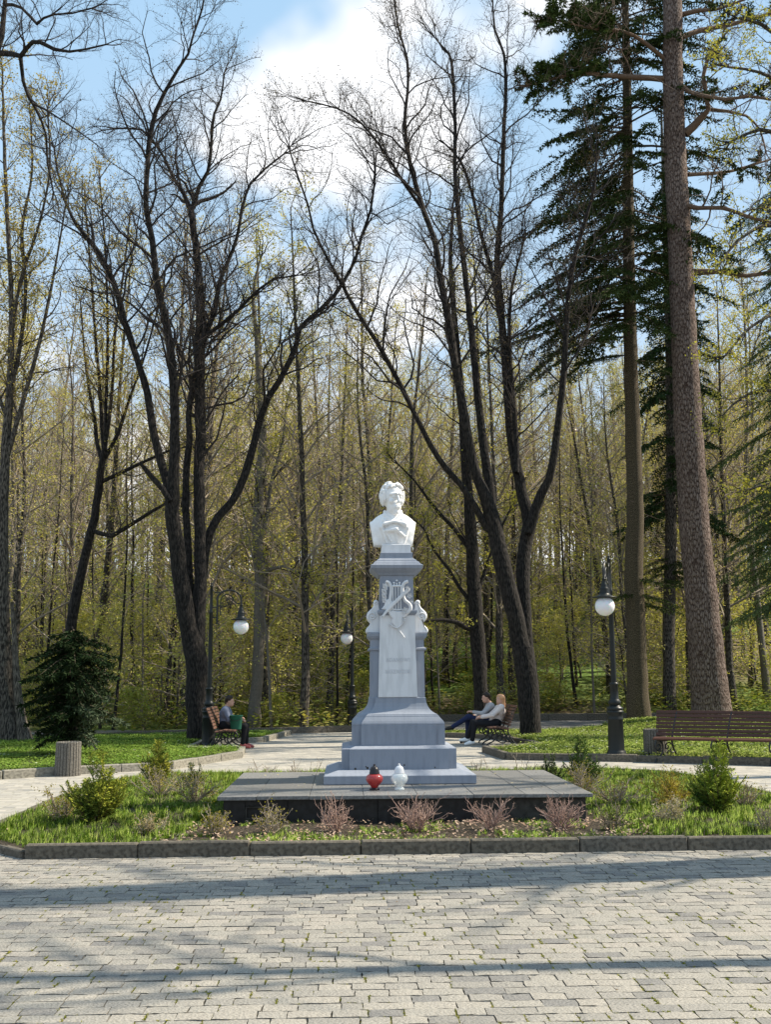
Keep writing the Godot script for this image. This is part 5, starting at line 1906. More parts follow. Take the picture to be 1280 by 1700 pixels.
func make_big_trees() -> void:
	var dark := Color(0.024, 0.021, 0.020)
	var tip := Color(0.046, 0.038, 0.036)
	var cfg := bare_cfg(dark, tip)
	cfg.leaves = 1
	cfg.slim = 0.0085
	cfg.leaf = 0.038
	cfg.leaf_a = Color(0.13, 0.105, 0.07)
	cfg.leaf_b = Color(0.09, 0.065, 0.05)
	# left tree of many stems
	var o := thing("park_tree", "bare dark tree of many stems standing behind the left lamp", "tree", Vector3.ZERO, 0.0, "bare trees round the clearing")
	var t := MB.new()
	var w := MB.new()
	var lv := MB.new()
	var d := 26.6
	stem(t, rows(d, [[326, 1250, 50], [326, 1226, 44], [326, 1190, 37], [325, 1120, 36], [321, 1072, 38], [316, 1045, 34]]), Color.WHITE, 14)
	var a := []
	a.append(stem(t, rows(d, [[318, 1075, 30], [308, 1010, 30], [298, 950, 29], [292, 900, 28], [286, 850, 27], [288, 790, 21], [290, 720, 18], [288, 650, 16], [281, 570, 15], [272, 525, 14], [258, 455, 12], [252, 395, 11], [242, 345, 10], [244, 280, 9], [248, 225, 8.5], [258, 185, 8], [272, 155, 7], [295, 115, 6], [312, 90, 5], [320, 60, 4], [335, 15, 3.5], [343, -25, 3]], -2.0), Color.WHITE, 10))
	a.append(stem(t, rows(d, [[285, 850, 20], [276, 800, 17], [262, 750, 15], [252, 705, 14], [243, 650, 13], [225, 590, 12], [205, 530, 12], [195, 490, 11], [180, 450, 10], [160, 415, 9], [140, 390, 8], [126, 373, 7], [110, 340, 5], [100, 305, 4], [92, 270, 3.5], [89, 245, 3]], 1.5), Color.WHITE, 8))
	a.append(stem(t, rows(d, [[326, 1085, 26], [330, 1020, 24], [332, 960, 22], [331, 880, 21], [330, 800, 20], [332, 700, 19], [331, 610, 20], [333, 540, 19], [329, 450, 15], [321, 385, 13], [317, 345, 12]], 1.2), Color.WHITE, 10))
	a.append(stem(t, rows(d + 0.6, [[334, 990, 14], [341, 920, 14], [348, 885, 16], [361, 858, 16], [385, 832, 15], [405, 790, 15], [420, 740, 14], [430, 700, 13], [445, 660, 12], [465, 630, 11], [480, 600, 11], [492, 570, 10], [497, 545, 9], [530, 515, 8], [555, 490, 8], [570, 468, 7], [590, 430, 6], [600, 392, 5.5], [615, 350, 5], [623, 290, 4]], 1.5), Color.WHITE, 8))
	a.append(stem(t, rows(d + 0.3, [[316, 990, 14], [311, 900, 13], [308, 845, 14], [309, 780, 12], [314, 730, 12], [312, 690, 11], [322, 630, 11], [343, 550, 10], [357, 515, 10], [362, 475, 8], [380, 430, 7], [394, 390, 6], [402, 345, 5.5], [415, 305, 5], [440, 280, 4], [472, 255, 3]], 1.0), Color.WHITE, 8))
	a.append(stem(t, rows(d + 1.2, [[317, 350, 10], [303, 318, 8], [290, 300, 7], [272, 262, 6], [252, 232, 5], [234, 215, 4], [190, 213, 3]], 0.5), Color.WHITE, 6))
	a.append(stem(t, rows(d + 1.2, [[317, 352, 10], [330, 310, 8], [345, 285, 7], [350, 240, 6], [355, 190, 5], [366, 165, 4], [372, 120, 3]], -0.5), Color.WHITE, 6))
	a.append(stem(t, rows(d - 0.6, [[282, 832, 13], [270, 812, 12], [255, 795, 11], [240, 778, 9], [231, 768, 6]]), Color.WHITE, 6))
	a.append(stem(t, rows(d, [[345, 555, 8], [365, 540, 7], [395, 515, 6], [430, 480, 5], [455, 462, 4], [490, 458, 3]], -1.0), Color.WHITE, 6))
	for k in a.size():
		if k == 7:
			continue
		clothe(w, lv, a[k], 0.25 if k < 5 else 0.2, 0.36 if k < 5 else 0.1, 3.1 if k < 5 else 2.1, cfg)
	finish(o, t, w, M.bark_dark, lv)

	# right tree, forked low and again higher up
	o = thing("park_tree", "bare dark forked tree standing behind the couple's bench on the right lawn", "tree", Vector3.ZERO, 0.0, "bare trees round the clearing")
	t = MB.new()
	w = MB.new()
	lv = MB.new()
	d = 27.7
	stem(t, rows(d, [[881, 1245, 50], [881, 1220, 40], [879, 1170, 37], [873, 1110, 38], [868, 1075, 38]]), Color.WHITE, 14)
	a = []
	a.append(stem(t, rows(d, [[868, 1085, 32], [857, 1030, 31], [843, 970, 31], [829, 910, 30], [818, 860, 27], [806, 822, 22], [793, 795, 19], [781, 745, 17], [771, 690, 16], [757, 615, 16], [750, 562, 15], [741, 510, 13], [732, 465, 12], [722, 400, 11], [705, 355, 10], [687, 295, 9], [677, 250, 8], [672, 200, 7], [677, 150, 6], [676, 100, 5], [660, 40, 4], [655, -10, 3]], -1.5), Color.WHITE, 10))
	a.append(stem(t, rows(d, [[822, 880, 20], [812, 800, 18], [800, 715, 16], [792, 640, 14], [785, 570, 13], [779, 510, 12], [772, 450, 11], [765, 390, 10], [760, 340, 9], [755, 275, 8], [756, 215, 7], [752, 125, 6], [746, 90, 5], [728, 70, 3]], 1.3), Color.WHITE, 9))
	a.append(stem(t, rows(d + 0.3, [[876, 1080, 24], [871, 1010, 22], [869, 950, 25], [872, 905, 25], [878, 870, 24], [868, 820, 20], [858, 775, 19], [850, 735, 17], [845, 680, 16], [839, 600, 15], [832, 515, 13], [825, 440, 12], [832, 352, 10], [835, 280, 9], [837, 210, 8], [840, 150, 7], [837, 90, 5], [822, 50, 4], [818, 0, 3]], 1.5), Color.WHITE, 10))
	a.append(stem(t, rows(d + 0.3, [[879, 885, 20], [890, 845, 18], [900, 818, 17], [912, 795, 15], [920, 755, 14], [927, 705, 13], [935, 635, 12], [940, 560, 11], [942, 510, 10], [950, 450, 9], [964, 392, 8], [985, 320, 6], [991, 270, 4]], -1.3), Color.WHITE, 8))
	a.append(stem(t, rows(d, [[838, 950, 18], [825, 890, 14], [808, 875, 13], [790, 842, 12], [765, 805, 11], [740, 778, 11], [714, 738, 10], [690, 690, 9], [652, 615, 9], [622, 562, 8], [600, 530, 8], [578, 492, 7], [566, 468, 6.5], [545, 432, 5.5], [520, 380, 4.5], [511, 340, 4], [495, 295, 3.5], [480, 248, 3]], -2.2), Color.WHITE, 8))
	a.append(stem(t, rows(d + 1.0, [[838, 590, 9], [820, 465, 8], [797, 382, 7], [785, 325, 6], [765, 268, 5], [740, 240, 3]], 0.8), Color.WHITE, 6))
	a.append(stem(t, rows(d + 0.5, [[858, 785, 12], [858, 730, 11], [851, 650, 9], [846, 560, 8], [850, 480, 6], [870, 400, 4]], 0.8), Color.WHITE, 6))
	a.append(stem(t, rows(d - 0.7, [[700, 345, 7], [668, 300, 6], [640, 255, 5], [600, 205, 4], [560, 180, 3], [510, 168, 2.5]], -0.8), Color.WHITE, 6))
	for k in a.size():
		clothe(w, lv, a[k], 0.27 if k < 5 else 0.2, 0.40 if k < 5 else 0.15, 2.9 if k < 5 else 2.0, cfg)
	finish(o, t, w, M.bark_dark, lv)

	# the one behind the couple
	o = thing("park_tree", "dark ridged tree just behind the couple, between pedestal and forked tree", "tree", Vector3.ZERO, 0.0, "bare trees round the clearing")
	t = MB.new()
	w = MB.new()
	lv = MB.new()
	d = 31.5
	a = []
	a.append(stem(t, rows(d, [[800, 1225, 34], [800, 1195, 28], [797, 1130, 25], [795, 1080, 26], [791, 1035, 27], [786, 970, 24], [784, 900, 22], [778, 830, 19], [772, 750, 17], [766, 670, 15], [760, 600, 13], [755, 530, 11], [748, 440, 8], [752, 350, 5]]), Color.WHITE, 11))
	a.append(stem(t, rows(d, [[789, 1045, 14], [775, 1042, 11], [758, 1033, 9], [735, 1029, 7], [708, 1031, 5], [680, 1040, 3]], -1.0), Color.WHITE, 6))
	a.append(stem(t, rows(d, [[783, 915, 10], [760, 885, 8], [735, 858, 7], [715, 835, 6], [690, 800, 4], [660, 770, 3]], 1.0), Color.WHITE, 6))
	a.append(stem(t, rows(d, [[782, 1000, 8], [762, 975, 7], [745, 945, 6], [722, 915, 5], [705, 880, 3]], -0.5), Color.WHITE, 6))
	a.append(stem(t, rows(d, [[793, 985, 8], [805, 950, 7], [822, 900, 5], [845, 850, 3]], 0.5), Color.WHITE, 6))
	var cf := bare_cfg(dark, tip)
	cf.merge({"leaves": 3, "leaf": 0.07, "leaf_a": Color(0.42, 0.38, 0.09), "leaf_b": Color(0.33, 0.33, 0.08), "kids": [7, 6, 4, 0]}, true)
	for k in a.size():
		clothe(w, lv, a[k], 0.6, 0.3 if k == 0 else 0.2, 2.2 if k == 0 else 1.2, cf)
	finish(o, t, w, M.bark_dark, lv)

	# leaning tree on the left, above the small conifer
	o = thing("park_tree", "dark tree leaning right, rising behind the dark conifer bush", "tree", Vector3.ZERO, 0.0, "bare trees round the clearing")
	t = MB.new()
	w = MB.new()
	lv = MB.new()
	d = 30.5
	a = []
	a.append(stem(t, rows(d, [[100, 1235, 28], [104, 1170, 21], [112, 1080, 19], [120, 1025, 18], [132, 960, 17], [145, 905, 16], [156, 860, 14], [166, 790, 13], [172, 750, 11]]), Color.WHITE, 10))
	for r in [[[170, 770, 9], [160, 735, 8], [157, 700, 7], [148, 650, 6], [140, 590, 5], [133, 500, 3]], [[172, 755, 8], [180, 700, 7], [186, 640, 6], [190, 560, 5], [205, 450, 4], [215, 360, 3]], [[172, 758, 8], [168, 700, 7], [165, 640, 6], [158, 560, 5], [150, 450, 4], [140, 330, 3]], [[174, 760, 8], [195, 720, 7], [215, 660, 5], [240, 590, 4], [265, 500, 3]], [[172, 765, 7], [176, 650, 6], [178, 560, 5], [175, 430, 4], [165, 300, 3]], [[152, 880, 9], [185, 890, 8], [215, 872, 7], [250, 850, 6], [285, 830, 4]], [[168, 800, 8], [200, 785, 7], [235, 768, 6], [280, 748, 4]]]:
		a.append(stem(t, rows(d, r, R.randf_range(-2.0, 2.0)), Color.WHITE, 6))
	var cb := bare_cfg(dark, Color(0.10, 0.078, 0.06))
	cb.merge({"leaves": 3, "leaf": 0.06, "leaf_a": Color(0.42, 0.36, 0.10), "leaf_b": Color(0.38, 0.28, 0.10), "kids": [7, 6, 4, 0]}, true)
	for k in range(1, a.size()):
		clothe(w, lv, a[k], 0.35, 0.15, 1.5, cb, 0.6)
	finish(o, t, w, M.bark_dark, lv)

	# leftmost trunk, splitting at the foot
	o = thing("park_tree", "split-barked trunk at the left edge with fine yellow-green upper twigs", "tree", Vector3.ZERO, 0.0, "bare trees round the clearing")
	t = MB.new()
	w = MB.new()
	lv = MB.new()
	d = 26.8
	a = []
	a.append(stem(t, rows(d, [[20, 1250, 62], [19, 1225, 48], [13, 1180, 36], [8, 1120, 28], [5, 1050, 23], [4, 960, 20], [4, 880, 18], [6, 800, 18], [11, 720, 16], [15, 650, 14], [18, 560, 11], [17, 470, 9], [12, 380, 7], [8, 290, 7], [5, 200, 5], [3, 110, 3]]), Color.WHITE, 12))
	for r in [[[10, 760, 10], [28, 700, 9], [45, 640, 8], [62, 580, 7], [80, 500, 6], [95, 420, 4], [110, 330, 3]], [[16, 650, 10], [33, 570, 8], [42, 480, 7], [36, 380, 6], [52, 290, 4], [50, 190, 3]], [[14, 700, 8], [-10, 640, 7], [-30, 560, 6], [-45, 450, 4]], [[20, 545, 8], [35, 460, 6], [65, 370, 5], [82, 280, 4], [78, 180, 3]]]:
		a.append(stem(t, rows(d, r, R.randf_range(-2.0, 2.0)), Color.WHITE, 7))
	var split := MB.new()
	stem(split, rows(d - 0.25, [[42, 1236, 30], [35, 1200, 20], [29, 1150, 14], [24, 1080, 10], [19, 1000, 6]]), Color.WHITE, 8)
	part(o, "split_wood", split, M.bark_split)
	for k in a.size():
		clothe(w, lv, a[k], 0.33, 0.45 if k == 0 else 0.15, 1.6, cb, 0.5)
	finish(o, t, w, M.bark_mid, lv)

	# pale trunk between the two left lamps
	o = thing("park_tree", "pale grey-barked tree just right of the left lamp globe", "tree", Vector3.ZERO, 0.0, "bare trees round the clearing")
	t = MB.new()
	w = MB.new()
	lv = MB.new()
	d = 34.0
	a = []
	a.append(stem(t, rows(d, [[418, 1222, 30], [421, 1190, 24], [428, 1100, 21], [431, 1020, 21], [431, 950, 20], [427, 880, 20], [431, 800, 17], [436, 720, 14], [430, 640, 11], [426, 560, 9], [420, 490, 6], [432, 430, 4]]), Color.WHITE, 10))
	a.append(stem(t, rows(d, [[430, 900, 10], [444, 850, 9], [450, 800, 7], [470, 730, 6], [478, 660, 5], [505, 590, 3]], 1.0), Color.WHITE, 6))
	a.append(stem(t, rows(d, [[434, 960, 8], [448, 945, 7], [470, 940, 5], [495, 950, 3]], -1.0), Color.WHITE, 6))
	for k in a.size():
		clothe(w, lv, a[k], 0.5, 0.3, 1.8, cf)
	finish(o, t, w, M.bark_pale, lv)
	# the tree whose limbs come in at the top left
	o = thing("park_tree", "bare dark tree whose limbs reach in at the top left corner", "tree", Vector3.ZERO, 0.0, "bare trees round the clearing")
	t = MB.new()
	w = MB.new()
	lv = MB.new()
	d = 19.0
	cfg.leaves = 0
	a = []
	stem(t, rows(d, [[-170, 1330, 70], [-160, 1200, 50], [-140, 900, 44], [-110, 600, 38], [-70, 350, 30], [-35, 180, 22], [-12, 100, 16]]), Color.WHITE, 12)
	a.append(stem(t, rows(d, [[-30, 170, 16], [-14, 110, 13], [2, 60, 11], [6, 20, 9], [10, -30, 7]]), Color.WHITE, 7))
	a.append(stem(t, rows(d, [[-20, 95, 13], [0, 88, 12], [20, 90, 11], [34, 93, 10], [43, 80, 9], [53, 70, 8], [66, 70, 8], [90, 82, 7], [115, 86, 5], [140, 82, 4], [175, 74, 3]], -1.0), Color.WHITE, 7))
	a.append(stem(t, rows(d, [[33, 92, 8], [38, 135, 7], [46, 160, 6], [57, 178, 6], [68, 200, 5], [76, 225, 4], [78, 270, 4], [88, 320, 3]], 1.0), Color.WHITE, 6))
	a.append(stem(t, rows(d, [[6, 8, 7], [20, 8, 6], [35, 13, 6], [50, 28, 6], [61, 40, 6], [72, 30, 5], [88, 24, 4], [120, 22, 3], [150, 14, 3]], -1.0), Color.WHITE, 6))
	a.append(stem(t, rows(d, [[53, 172, 5], [75, 182, 4], [95, 195, 3], [125, 215, 3], [160, 240, 2]], -0.6), Color.WHITE, 5))
	for k in a.size():
		clothe(w, lv, a[k], 0.2, 0.22, 1.25, cfg, 0.3)
	finish(o, t, w, M.bark_dark, lv)

	# budding tree just out of the picture on the right
	o = thing("park_tree", "budding tree whose twisted branches hang in from the right edge", "tree", Vector3.ZERO, 0.0, "bare trees round the clearing")
	t = MB.new()
	w = MB.new()
	lv = MB.new()
	d = 27.0
	a = []
	stem(t, rows(d, [[1400, 1260, 50], [1396, 1100, 40], [1388, 850, 36], [1374, 600, 30], [1358, 300, 24], [1350, 0, 16], [1340, -200, 8]]), Color.WHITE, 11)
	for r in [[[1372, 560, 12], [1335, 520, 10], [1290, 520, 8], [1245, 545, 6], [1205, 590, 4]], [[1365, 430, 12], [1320, 385, 10], [1270, 375, 8], [1225, 400, 6], [1195, 440, 4]], [[1385, 760, 10], [1340, 690, 9], [1290, 650, 7], [1240, 655, 5], [1200, 690, 3]], [[1358, 300, 11], [1310, 235, 9], [1262, 215, 7], [1215, 235, 5]], [[1352, 150, 10], [1310, 80, 8], [1265, 40, 7], [1225, 30, 5]], [[1390, 900, 9], [1345, 830, 8], [1300, 800, 6], [1250, 810, 4]], [[1354, 220, 9], [1310, 150, 8], [1260, 120, 6], [1200, 110, 4]]]:
		a.append(stem(t, rows(d, r, R.randf_range(-2.0, 1.0)), Color.WHITE, 6, 0.12))
	for k in a.size():
		clothe(w, lv, a[k], 0.28, 0.2, 1.5, cf, 0.05)
	finish(o, t, w, M.bark_mid, lv)

func make_conifers() -> void:
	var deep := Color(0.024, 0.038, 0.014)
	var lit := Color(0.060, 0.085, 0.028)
	# the tall pine
	var o := thing("pine_tree", "tall pine with thick reddish plated trunk behind the big bench", "tree", Vector3.ZERO, 0.0, "conifers on the right lawn")
	var t := MB.new()
	var d := 31.0
	stem(t, rows(d, [[1186, 1235, 88], [1183, 1195, 73], [1179, 1150, 67], [1171, 1060, 61], [1161, 950, 56], [1152, 850, 54], [1143, 700, 50], [1136, 560, 47], [1131, 440, 45], [1124, 300, 42], [1118, 150, 39], [1117, 0, 37], [1116, -150, 34], [1112, -420, 26], [1108, -700, 12]]), Color.WHITE, 28, 0.02)
	part(o, "trunk", t, M.bark_pine)
	var limbs := MB.new()
	var nd := MB.new()
	var ends := []
	for r in [[[[1150, 452, 14], [1175, 451, 11], [1200, 452, 9], [1240, 458, 8], [1290, 448, 6], [1330, 430, 4]], -1.0], [[[1128, 338, 12], [1160, 345, 9], [1200, 345, 8], [1240, 358, 7], [1290, 372, 5]], -2.0], [[[1138, 222, 20], [1152, 210, 17], [1164, 196, 14], [1176, 182, 11], [1172, 150, 9], [1168, 125, 8], [1176, 95, 7], [1200, 65, 5]], -0.8], [[[1132, 62, 12], [1165, 50, 10], [1200, 44, 9], [1245, 32, 8], [1290, 20, 6]], 1.0], [[[1134, 24, 10], [1160, 18, 8], [1190, 16, 6], [1240, -2, 5]], -1.0], [[[1102, 131, 13], [1060, 128, 12], [1020, 127, 11], [985, 122, 9], [950, 122, 8], [915, 132, 6], [885, 140, 4]], -1.5], [[[1124, 130, 10], [1138, 148, 9], [1165, 158, 8], [1205, 165, 7], [1245, 160, 6], [1290, 168, 4]], -2.5], [[[1142, 290, 8], [1175, 288, 7], [1215, 284, 6], [1255, 272, 5], [1290, 262, 3]], 1.5], [[[1180, 182, 7], [1210, 185, 6], [1240, 192, 5], [1262, 215, 4], [1272, 250, 3]], -0.8], [[[1106, 100, 9], [1070, 70, 8], [1035, 52, 7], [990, 48, 5], [950, 40, 4], [910, 30, 3]], -2.0]]:
		ends.append(stem(limbs, rows(d, r[0], r[1]), Color.WHITE, 7, 0.1))
	part(o, "limb", limbs, M.pine_limb)
	var tw := MB.new()
	var cfg := bare_cfg(Color(0.10, 0.07, 0.05), Color(0.17, 0.13, 0.10))
	cfg.merge({"kids": [7, 7, 5, 0], "wob": [0.1, 0.28, 0.32, 0.3], "leaves": 0}, true)
	for e in ends:
		clothe(tw, nd, e, 0.26, 0.22, 1.9, cfg, 0.1)
	part(o, "twigs", tw, M.twig)
	for k in [5, 9]:   # needle brushes on the left limbs
		var sp: PackedVector3Array = ends[k][0]
		for j in range(int(sp.size() * 0.45), sp.size()):
			for b in 7:
				var dir := (Vector3(-0.5, 0.35, 0.2) + wild() * 0.6).normalized()
				bough(tw, nd, sp[j] + wild() * 0.1, dir, R.randf_range(0.4, 0.85), 0.1, Color(0.030, 0.055, 0.020), Color(0.085, 0.12, 0.035), 0.10, 0.10, 0.26, 0.1)
	for e in [0, 1, 2, 3, 4, 6, 7]:
		var sp: PackedVector3Array = ends[e][0]
		for j in range(int(sp.size() * 0.4), sp.size()):
			bough(tw, nd, sp[j], (Vector3(0.3, 0.3, 0.2) + wild() * 0.7).normalized(), R.randf_range(0.4, 0.8), 0.2, Color(0.035, 0.06, 0.022), Color(0.09, 0.12, 0.04), 0.10, 0.10, 0.26, 0.1)
	part(o, "needles", nd, M.needle, "stuff")

	# spruces: [label, trunk rows, depth, from px y, to px y, left reach, right reach]
	o = thing("spruce_tree", "tall dark spruce with mossy scaly trunk just right of the right lamp", "tree", Vector3.ZERO, 0.0, "conifers on the right lawn")
	t = MB.new()
	d = 33.2
	var line := stem(t, rows(d, [[1064, 1235, 62], [1063, 1203, 46], [1060, 1160, 39], [1057, 1060, 35], [1053, 950, 33], [1055, 850, 31], [1051, 700, 28], [1047, 560, 25], [1044, 400, 22], [1043, 250, 19], [1041, 120, 16], [1039, 0, 13], [1037, -150, 9], [1035, -300, 3]]), Color.WHITE, 16, 0.03)
	part(o, "trunk", t, M.bark_spruce)
	tw = MB.new()
	nd = MB.new()
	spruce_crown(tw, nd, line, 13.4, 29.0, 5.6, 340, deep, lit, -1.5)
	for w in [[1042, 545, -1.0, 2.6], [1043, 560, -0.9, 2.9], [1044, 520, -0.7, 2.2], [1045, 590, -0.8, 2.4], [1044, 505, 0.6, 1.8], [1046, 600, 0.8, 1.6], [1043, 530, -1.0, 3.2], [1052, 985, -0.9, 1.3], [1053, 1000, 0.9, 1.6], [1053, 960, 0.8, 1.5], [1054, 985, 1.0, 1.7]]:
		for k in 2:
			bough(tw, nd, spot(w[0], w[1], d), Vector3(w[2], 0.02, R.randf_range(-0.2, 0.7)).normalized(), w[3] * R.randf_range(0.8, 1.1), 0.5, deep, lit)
	# dead snags
	for k in 26:
		var p := spot(1050 + R.randf_range(-8, 8), R.randf_range(560, 940), d)
		tw.spike(p, p + Vector3(R.randf_range(-1, 1), R.randf_range(-0.25, 0.1), R.randf_range(-0.2, 1)).normalized() * R.randf_range(0.4, 1.5), 0.014, Color(0.09, 0.07, 0.055))
	part(o, "boughs", tw, M.twig, "stuff")
	part(o, "needles", nd, M.needle, "stuff")

	o = thing("spruce_tree", "slimmer reddish-brown spruce between the mossy spruce and the big pine", "tree", Vector3.ZERO, 0.0, "conifers on the right lawn")
	t = MB.new()
	d = 40.5
	line = stem(t, rows(d, [[1114, 1215, 30], [1113, 1190, 25], [1111, 1100, 22], [1112, 1000, 22], [1114, 900, 21], [1115, 800, 20], [1114, 650, 18], [1110, 500, 15], [1106, 380, 12], [1102, 280, 8], [1098, 180, 3]]), Color.WHITE, 12, 0.03)
	part(o, "trunk", t, M.bark_mid)
	tw = MB.new()
	nd = MB.new()
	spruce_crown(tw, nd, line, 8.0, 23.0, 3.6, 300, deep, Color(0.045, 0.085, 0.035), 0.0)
	for k in 16:
		bough(tw, nd, spot(1112, R.randf_range(925, 975), d), Vector3(R.randf_range(-1, 1), 0.0, R.randf_range(0.0, 0.8)).normalized(), R.randf_range(1.2, 2.0), 0.55, deep, lit)
	part(o, "boughs", tw, M.twig, "stuff")
	part(o, "needles", nd, M.needle, "stuff")

	o = thing("spruce_tree", "drooping green spruce whose boughs reach in at the right edge", "tree", Vector3.ZERO, 0.0, "conifers on the right lawn")
	t = MB.new()
	d = 38.0
	line = stem(t, rows(d, [[1346, 1215, 30], [1346, 1150, 26], [1345, 1000, 24], [1343, 800, 22], [1340, 600, 18], [1338, 400, 14], [1336, 200, 10], [1334, 50, 4]]), Color.WHITE, 10, 0.03)
	part(o, "trunk", t, M.bark_mid)
	tw = MB.new()
	nd = MB.new()
	spruce_crown(tw, nd, line, 4.5, 22.0, 4.9, 260, Color(0.055, 0.095, 0.04), Color(0.15, 0.20, 0.08), -1.6, 0.075)
	part(o, "boughs", tw, M.twig, "stuff")
	part(o, "needles", nd, M.needle, "stuff")

	# the small conifer on the left lawn
	o = thing("conifer_bush", "bushy dark conifer on the left lawn behind the litter bin", "tree", Vector3.ZERO, 0.0)
	t = MB.new()
	d = 21.4
	line = stem(t, rows(d, [[122, 1250, 14], [122, 1200, 12], [121, 1140, 9], [120, 1080, 6], [119, 1040, 3]]), Color.WHITE, 8)
	part(o, "trunk", t, M.bark_dark)
	tw = MB.new()
	nd = MB.new()
	for k in 170:
		var f := R.randf()
		var y := lerpf(1225, 1045, f)
		var p := spot(122, y, d)
		var an := R.randf() * TAU
		var reach: float = (0.22 + 0.80 * sin(PI * clampf(0.12 + 0.76 * f, 0.0, 1.0))) * R.randf_range(0.45, 1.3)
		var dir := Vector3(cos(an), R.randf_range(-0.12, 0.25), sin(an)).normalized()
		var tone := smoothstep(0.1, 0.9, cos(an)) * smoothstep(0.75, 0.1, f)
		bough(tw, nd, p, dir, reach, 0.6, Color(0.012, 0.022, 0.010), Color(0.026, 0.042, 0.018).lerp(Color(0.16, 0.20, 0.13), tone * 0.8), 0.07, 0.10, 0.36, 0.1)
	part(o, "boughs", tw, M.twig, "stuff")
	part(o, "needles", nd, M.needle, "stuff")

func spruce_crown(tw: MB, nd: MB, line: Array, from: float, to: float, reach: float, count: int, a: Color, b: Color, bias: float, size := 0.105) -> void:
	var sp: PackedVector3Array = line[0]
	var shape := noise(FastNoiseLite.TYPE_SIMPLEX_SMOOTH, 0.55, 2, 5 + count)
	for k in count:
		var y := lerpf(from, to, (k + R.randf()) / count)
		var p := sp[0]
		for j in sp.size() - 1:
			if sp[j].y <= y and sp[j + 1].y > y:
				p = sp[j].lerp(sp[j + 1], (y - sp[j].y) / (sp[j + 1].y - sp[j].y))
		if p.y < from * 0.5:
			continue
		var f := (y - from) / (to - from)
		var an := R.randf() * TAU
		# the boughs stand in uneven clumps with gaps between
		var clump := shape.get_noise_3d(cos(an) * 1.2, y * 0.8, sin(an) * 1.2)
		if clump < -0.12:
			continue
		var dir := Vector3(cos(an) + bias * 0.35, R.randf_range(-0.15, 0.25), sin(an)).normalized()
		var l := reach * (1.0 - 0.35 * f) * R.randf_range(0.55, 1.0) * (0.75 + 0.8 * clump)
		bough(tw, nd, p, dir, l, 0.9, a, b, size, 0.18, 0.8, 0.30 if l > 2.5 else 0.15)

